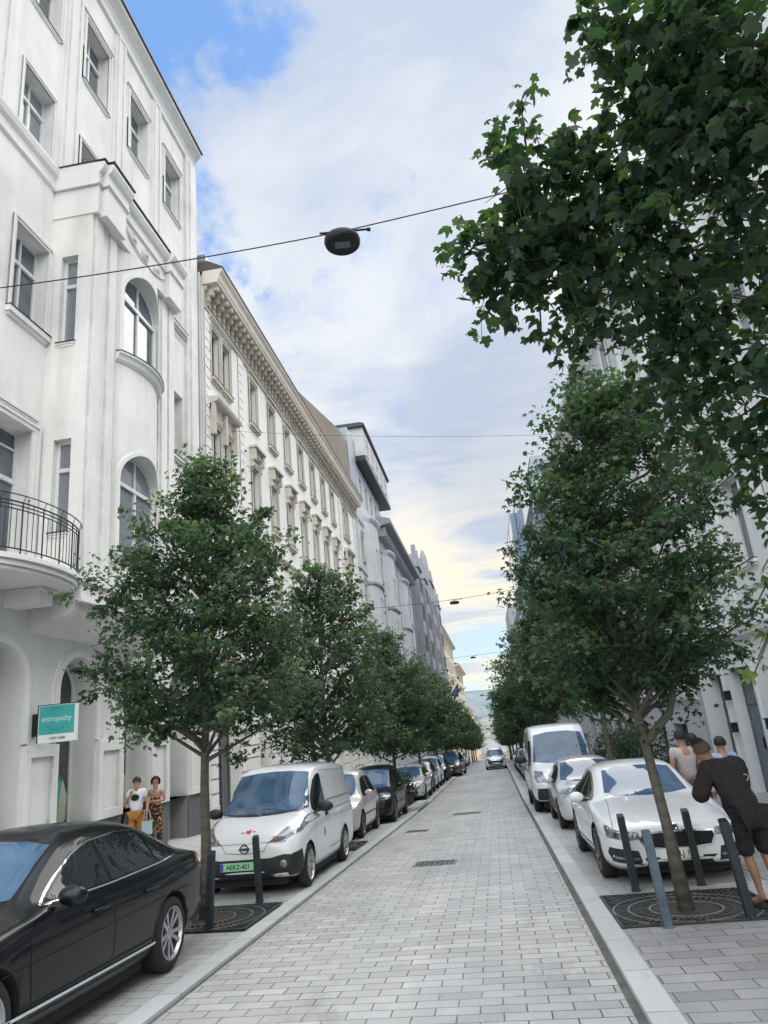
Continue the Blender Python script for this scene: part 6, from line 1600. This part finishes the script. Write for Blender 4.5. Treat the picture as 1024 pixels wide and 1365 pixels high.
    if 'top' in t:
        mat, slv, low = t['top']
        names = ['pel', 'thL', 'thR', 'belly', 'chest', 'shL', 'uaL', 'shR', 'uaR'] if slv == 'long' else ['pel', 'belly', 'chest', 'shL', 'uaL', 'shR', 'uaR']; eds = ([('pel', 'thL'), ('pel', 'thR')] if slv == 'long' else []) + [('pel', 'belly'), ('belly', 'chest'), ('chest', 'shL'), ('shL', 'uaL'), ('chest', 'shR'), ('shR', 'uaR')]
        if slv == 'long':
            names += ['elL', 'faL', 'wrL', 'elR', 'faR', 'wrR']; eds += [('uaL', 'elL'), ('elL', 'faL'), ('faL', 'wrL'), ('uaR', 'elR'), ('elR', 'faR'), ('faR', 'wrR')]
        if slv == 'none': names = ['pel', 'belly', 'chest']; eds = [('pel', 'belly'), ('belly', 'chest')]
        shell('shirt' if slv != 'long' else 'hooded_top', mat, names, eds, .030 if slv != 'long' else .056, {'thL': .045, 'thR': .045, 'elL': .045, 'elR': .045, 'faL': .04, 'faR': .04, 'wrL': .02, 'wrR': .02})
    if 'legs' in t:
        mat, ln = t['legs']
        names = ['pel', 'thL', 'tmL', 'thR', 'tmR']; eds = [('pel', 'thL'), ('thL', 'tmL'), ('pel', 'thR'), ('thR', 'tmR')]
        if ln != 'mid': names += ['knL', 'knR']; eds += [('tmL', 'knL'), ('tmR', 'knR')]
        if ln == 'long': names += ['cfL', 'snL', 'cfR', 'snR']; eds += [('knL', 'cfL'), ('cfL', 'snL'), ('knR', 'cfR'), ('cfR', 'snR')]
        shell('shorts' if ln != 'long' else 'trousers', mat, names, eds, .026, {'knL': .035, 'knR': .035, 'cfL': .03, 'cfR': .03, 'snL': .05, 'snR': .05})
    if 'shoes' in t:
        for n in 'LR': shell('shoe', t['shoes'], ['ft' + n, 'toe' + n], [('ft' + n, 'toe' + n)], .012)
    if hair:
        hm, ext = hair if isinstance(hair, tuple) else (hair, .012)
        head_shell('hair', c + ax * .018 - fw * .004, rt, fw, ax, (.091 + ext * .8, .111 + ext * .6, .110 + ext * .8), hm, root, lo=-.55 if ext > .02 else -.35, amp=ext * .5)
    return root, J, fw, ax, c
zl = lambda y: gz(y) + .16
# left pavement: man with cap, woman in printed outfit
r_, J_, fw, ax, c_ = person('man in a white printed t-shirt, maroon cap and mustard shorts walking on the left pavement', (-8.72, 16.95, zl(16.95)), radians(8),
    dict(elL=(-.27, -.02, 1.16), wrL=(-.10, -.20, 1.36), elR=(.25, .05, 1.14), wrR=(.25, -.02, .90), knL=(-.11, -.10, .52), anL=(-.10, .05, .10), toeL=(-.11, -.11, .04), anR=(.12, .12, .13), toeR=(.12, -.04, .04)),
    {'top': ('cloth_white', 'short', 0), 'legs': ('cloth_orange', 'knee'), 'shoes': 'cloth_white'}, sc=1.0, hair=('hair', .004))
rt_ = fw.cross(ax).normalized(); head_shell('cap', c_ + ax * .045, rt_, fw, ax, (.099, .117, .10), 'cap', r_, lo=.0, amp=0, front=2)
mb = MB(); mb.lathe([(0, .006), (.8, .004), (1, 0), (.8, -.006), (0, -.004)], 20, Matrix.Translation(c_ + ax * .048 + fw * .115) @ Matrix(((rt_.x, fw.x, ax.x, 0), (rt_.y, fw.y, ax.y, 0), (rt_.z, fw.z, ax.z, 0), (0, 0, 0, 1))) @ Matrix.Diagonal((.075, .07, 1, 1))); mb.obj('brim', M['cap'], r_, smooth=True)
mb = MB(); mb.lathe([(0, .012), (.05, .010), (.085, 0)], 14, Matrix.Translation((0, -.118, 1.30)) @ Matrix.Rotation(pi / 2, 4, 'X') @ Matrix.Diagonal((1.2, .9, 1, 1))); mb.obj('shirt_print', M['cloth_hood'], r_)
mb = MB(); mb.box(-.12, .12, -.02, .03, 0, .30); mb.tube([(-.08, 0, .33), (-.05, 0, .55), (.05, 0, .55), (.08, 0, .33)], .01, 6)
o = mb.obj('tote_bag', M['tote'], None, (-8.44, 16.93, zl(16.95) + .45), (0, 0, .5), bevel=.015); tag(o, 'pale blue tote bag carried by the man in mustard shorts', 'bag')
r_, J_, fw, ax, c_ = person('woman with dark curly hair in a brown leaf-print outfit on the left pavement', (-8.82, 18.15, zl(18.15)), radians(12),
    dict(elL=(-.24, -.02, 1.17), wrL=(.02, -.19, 1.13), elR=(.24, -.02, 1.17), wrR=(-.02, -.20, 1.17), knL=(-.09, -.06, .50), anL=(-.09, -.02, .09), anR=(.10, .10, .10)),
    {'top': ('print', 'none', 0), 'legs': ('print', 'long'), 'shoes': 'cap'}, sc=.985, hair=('hair', .034))
mb = MB(); 
bm = bmesh.new(); bmesh.ops.create_icosphere(bm, subdivisions=3, radius=1, matrix=Matrix.Diagonal((.15, .10, .19, 1))); me = bpy.data.meshes.new('handbag'); bm.to_mesh(me); bm.free(); me.materials.append(M['hair'])
o = link_mesh('handbag', me, None, (-9.06, 18.1, zl(18.1) + .98)); tag(o, 'dark shoulder bag at the hip of the woman in brown print', 'bag')

# right foreground man, leaning, seen from behind
r_, J_, fw, ax, c_ = person('man with cropped hair in a dark hooded top and black shorts at the right bollards', (2.56, 8.50, gz(8.5) + .07), radians(200),
    dict(pel=(.03, .04, .90), belly=(.08, -.01, 1.06), chest=(.13, -.07, 1.23), neck=(.20, -.13, 1.40), jaw=(.235, -.19, 1.475), crown=(.265, -.20, 1.60), face=(.3, -1, -.25),
         shL=(-.07, -.09, 1.36), shR=(.335, -.05, 1.35), elL=(-.16, -.17, 1.08), wrL=(.08, -.36, 1.20), elR=(.42, -.16, 1.06), wrR=(.25, -.38, 1.18), hipL=(-.09, .02, .86), hipR=(.12, .02, .86), knL=(-.13, -.02, .47), knR=(.08, -.03, .47), anL=(-.15, .05, .09), toeL=(-.15, -.12, .035), anR=(.07, .05, .09), toeR=(.08, -.12, .035)),
    {'top': ('cloth_hood', 'long', 0), 'legs': ('cloth_black', 'knee')}, skinm='skin_tan', sc=1.0, hair=('hair_shave', .002))
skin('hood', [(.22, -.06, 1.37, .11, .075), (.13, -.01, 1.33, .09, .06), (.28, -.06, 1.35, .08, .055)], [(0, 1), (0, 2)], 'cloth_hood', r_)
head_shell('crown_hair', c_ + ax * .045 + fw * .012, fw.cross(ax).normalized(), fw, ax, (.087, .105, .105), 'hair', r_, lo=.42, amp=.008, front=2)
mb = MB(); mb.lathe([(.030, 0), (.030, .004), (.037, .004), (.037, 0)], 24, Matrix.Translation((-.02, .075, 1.25)) @ Matrix.Rotation(-pi / 2, 4, 'X')); mb.obj('back_logo', M['silver_car'], r_)
for x, y in ((-.15, -.04), (.075, -.04)):
    mb = MB(); mb.box(x - .05, x + .05, y - .13, y + .13, -.005, .014); mb.tube([(x - .045, y - .02, .01), (x, y - .06, .07), (x + .045, y - .02, .01)], .010, 6); mb.obj('flip_flop', M['cloth_black'], r_, bevel=.01)
mb = MB(); mb.box(-.037, .037, -.004, .004, -.075, .075); o = mb.obj('mobile_phone', M['ink'], None, (2.46, 8.93, gz(8.5) + .07 + 1.33), (radians(-30), 0, radians(20)), bevel=.003); tag(o, 'dark phone held up by the man in the hooded top', 'phone')

# pedestrians further along the right pavement
zr = lambda y: gz(y) + .10
person('person in a pale pinkish shirt walking away behind the white saloon', (3.12, 13.0, zr(13)), radians(185), dict(), {'top': ('cloth_pink', 'short', 0), 'legs': ('denim', 'long'), 'shoes': 'cloth_white'}, sc=1.02)
r_, *_ = person('person with a dark blue rucksack walking away on the right pavement', (3.68, 14.5, zr(14.5)), radians(178), dict(knL=(-.1, -.1, .5)), {'top': ('cloth_white', 'short', 0), 'legs': ('denim', 'long'), 'shoes': 'cloth_black'}, sc=.98)
skin('shoulder_strap', [(-.10, -.12, 1.25, .02), (-.12, .0, 1.46, .02), (-.12, .14, 1.36, .02)], [(0, 1), (1, 2)], 'cloth_bag', r_)
bp = empty('rucksack', (3.68, 14.33, zr(14.5) + 1.0)); tag(bp, 'dark blue rucksack on the back of the walker on the right pavement', 'rucksack')
mb = MB(); mb.box(-.15, .15, -.10, .09, 0, .46); mb.obj('bag', M['cloth_bag'], bp, bevel=.05); mb = MB(); mb.box(-.11, .11, -.15, -.10, .05, .24); mb.obj('pocket', M['cloth_bag'], bp, bevel=.02)
person('person in a pale blue shirt just beyond the man in the hooded top', (3.62, 12.6, zr(12.6)), radians(190), dict(), {'top': ('cloth_blue', 'short', 0), 'legs': ('cloth_black', 'long'), 'shoes': 'cloth_black'}, sc=.93)

# ------------------------------------------------------------------ sky, sun, camera
SUN_EL, SUN_AZ = radians(42), radians(24)      # azimuth measured from +Y towards +X
w = bpy.data.worlds.new('World'); SC.world = w; w.use_nodes = True; nt = w.node_tree; nt.nodes.clear()
out = nt.nodes.new('ShaderNodeOutputWorld'); bg = nt.nodes.new('ShaderNodeBackground'); bg.inputs['Strength'].default_value = .1
nt.links.new(bg.outputs[0], out.inputs[0])
sky = nt.nodes.new('ShaderNodeTexSky'); sky.sky_type = 'NISHITA'; sky.sun_disc = False; sky.sun_elevation = SUN_EL; sky.sun_rotation = SUN_AZ; sky.air_density = 1.2; sky.dust_density = .8; sky.ozone_density = 2.0
tc = nt.nodes.new('ShaderNodeTexCoord'); d = tc.outputs['Generated']
sx = nt.nodes.new('ShaderNodeSeparateXYZ'); nt.links.new(d, sx.inputs[0]); X_, Y_, Z_ = sx.outputs
zz = math_(nt, 'ADD', math_(nt, 'MAXIMUM', Z_, 0), .10)
cx = N(nt, 'ShaderNodeCombineXYZ'); nt.links.new(math_(nt, 'DIVIDE', X_, zz), cx.inputs[0]); nt.links.new(math_(nt, 'DIVIDE', Y_, zz), cx.inputs[1])
pl = cx.outputs[0]
n1 = noise(nt, mapping(nt, pl, (1, 1.0, 1), rot=(0, 0, .35), loc=(3.1, .7, 0)), .75, 8, .58); n1.inputs['Distortion'].default_value = .35
n2 = noise(nt, mapping(nt, pl, (1.0, 1.5, 1), loc=(7.7, 2.2, 0)), 1.0, 7, .55); n2.inputs['Distortion'].default_value = .5
n3 = noise(nt, mapping(nt, d, (2.2, 2.2, 26), rot=(radians(4), radians(-7), 0)), 1.6, 6, .6)
def dotm(v, lo, hi, src=None):
    vm = N(nt, 'ShaderNodeVectorMath', operation='DOT_PRODUCT'); nt.links.new(src or d, vm.inputs[0]); vm.inputs[1].default_value = Vector(v).normalized()
    m = N(nt, 'ShaderNodeMapRange'); m.interpolation_type = 'SMOOTHSTEP'; nt.links.new(vm.outputs['Value'], m.inputs[0]); m.inputs[1].default_value = lo; m.inputs[2].default_value = hi; return m.outputs[0]
def mr(v, a, b_, c=0, e=1):
    m = N(nt, 'ShaderNodeMapRange'); m.interpolation_type = 'SMOOTHSTEP'; nt.links.new(v, m.inputs[0])
    for i, q in enumerate((a, b_, c, e)): m.inputs[i + 1].default_value = q
    return m.outputs[0]
dj = noise(nt, d, 3.2, 6, .6)
va = N(nt, 'ShaderNodeVectorMath', operation='MULTIPLY_ADD'); nt.links.new(dj.outputs['Color'], va.inputs[0]); va.inputs[1].default_value = (.34, .34, .34); va.inputs[2].default_value = (-.17, -.17, -.17)
vb = N(nt, 'ShaderNodeVectorMath', operation='ADD'); nt.links.new(va.outputs[0], vb.inputs[0]); nt.links.new(d, vb.inputs[1]); dwarp = vb.outputs[0]
clear = dotm((-.44, .54, .74), .93, 1.0, dwarp)                 # the clear blue patch, upper left
hole = dotm((-.132, .834, .535), .985, 1.0, dwarp)
low = mr(Z_, .17, .09)                                      # clear strip above the horizon
nw = noise(nt, mapping(nt, pl, (1.3, .8, 1), rot=(0, 0, .9)), 4.5, 8, .68); nw.inputs['Distortion'].default_value = .8
cov = math_(nt, 'ADD', n1.outputs[0], math_(nt, 'ADD', .25, math_(nt, 'MULTIPLY', math_(nt, 'SUBTRACT', nw.outputs[0], .5), .42)))
cov = math_(nt, 'SUBTRACT', cov, math_(nt, 'MULTIPLY', clear, .52)); cov = math_(nt, 'SUBTRACT', cov, math_(nt, 'MULTIPLY', hole, .12))
alpha = mr(cov, .30, .72)
streak = mr(n3.outputs[0], .50, .62)
a2 = math_(nt, 'MULTIPLY', streak, .85)
alpha = mixc(nt, low, alpha, a2)
shade = mr(n2.outputs[0], .36, .60)                         # 0 = grey belly, 1 = bright
belly = math_(nt, 'MULTIPLY', dotm((.10, .925, .36), .975, .998), .8)
shade = math_(nt, 'SUBTRACT', shade, belly); shade = math_(nt, 'SUBTRACT', shade, mr(Z_, .55, .80, 0, .22))
glow = dotm((.25, .86, .46), .90, 1.0)
shade = math_(nt, 'ADD', shade, math_(nt, 'MULTIPLY', glow, .30)); shade = math_(nt, 'MINIMUM', math_(nt, 'MAXIMUM', shade, 0), 1)
ccol = mixc(nt, shade, (6.0, 6.9, 8.5), (9.5, 9.75, 10.0))
cream = mr(Z_, .42, .16)
shade = math_(nt, 'ADD', shade, math_(nt, 'MULTIPLY', cream, math_(nt, 'MULTIPLY', math_(nt, 'SUBTRACT', n3.outputs[0], .48), 2.2))); shade = math_(nt, 'MINIMUM', math_(nt, 'MAXIMUM', shade, 0), 1)
ccol = mixc(nt, math_(nt, 'MULTIPLY', belly, .55), ccol, (5.0, 5.6, 6.8))
ccol = mixc(nt, math_(nt, 'MULTIPLY', math_(nt, 'MULTIPLY', cream, shade), .85), ccol, (10.9, 9.9, 7.6))
skyc = mixc(nt, 1.0, sky.outputs[0], (1.35, 1.5, 1.75), 'MULTIPLY')
blue = mixc(nt, mr(Z_, .30, .02), (2.3, 4.6, 9.3), (6.8, 8.6, 9.4))
skyc = mixc(nt, .8, skyc, blue)
col = mixc(nt, alpha, skyc, ccol)
col = mixc(nt, mr(Z_, .0, -.03), col, (2.2, 2.4, 2.6))
boost = math_(nt, 'ADD', 1.0, math_(nt, 'MULTIPLY', dotm((0, -.507, .862), .42, .85), 3.1))   # unseen sky overhead and behind brightened as added fill light
vs_ = N(nt, 'ShaderNodeVectorMath', operation='SCALE'); nt.links.new(mixc(nt, dotm((0, -.507, .862), .42, .85), col, mixc(nt, 1.0, col, (1.05, .99, .90), 'MULTIPLY')), vs_.inputs[0]); nt.links.new(boost, vs_.inputs['Scale'])
nt.links.new(vs_.outputs[0], bg.inputs['Color'])

sd = bpy.data.lights.new('sun', 'SUN'); sd.energy = 1.7; sd.angle = radians(40); sd.color = (1, .965, .91)
so = bpy.data.objects.new('sun', sd); COL.objects.link(so)
dirv = Vector((sin(SUN_AZ) * cos(SUN_EL), cos(SUN_AZ) * cos(SUN_EL), sin(SUN_EL)))
so.rotation_euler = dirv.to_track_quat('Z', 'Y').to_euler(); so.location = dirv * 60

V = Vector((655 - 512, 950 - 682.5)); Zp = Vector((230 - 512, -2350 - 682.5)); F = sqrt(-(V.x * Zp.x + V.y * Zp.y))
fy = Vector((V.x, V.y, F)).normalized(); up = Vector((Zp.x, Zp.y, F)).normalized(); rx = fy.cross(up)
right = Vector((rx[0], fy[0], up[0])); dn = Vector((rx[1], fy[1], up[1])); fwd = Vector((rx[2], fy[2], up[2]))
cd = bpy.data.cameras.new('camera'); cam = bpy.data.objects.new('camera', cd); COL.objects.link(cam)
m4 = Matrix((right, -dn, -fwd)).transposed().to_4x4(); m4.translation = Vector((0, 0, 1.8)); cam.matrix_world = m4
cd.sensor_fit = 'VERTICAL'; cd.sensor_height = 24; cd.lens = F / 1365 * 24; cd.clip_end = 9000; cd.clip_start = .05
SC.camera = cam
SC.view_settings.view_transform = 'Standard'; SC.view_settings.look = 'None'; SC.view_settings.exposure = 0; SC.view_settings.gamma = 1
SC.render.resolution_x, SC.render.resolution_y = 768, 1024
SC.cycles.max_bounces = 6; SC.cycles.diffuse_bounces = 3; SC.cycles.glossy_bounces = 3; SC.cycles.transmission_bounces = 3
# drop unused prototypes
for o in list(bpy.data.objects):
    if o.name.startswith('window') and o.parent is None: bpy.data.objects.remove(o, do_unlink=True)
    elif '_used' in o: del o['_used']
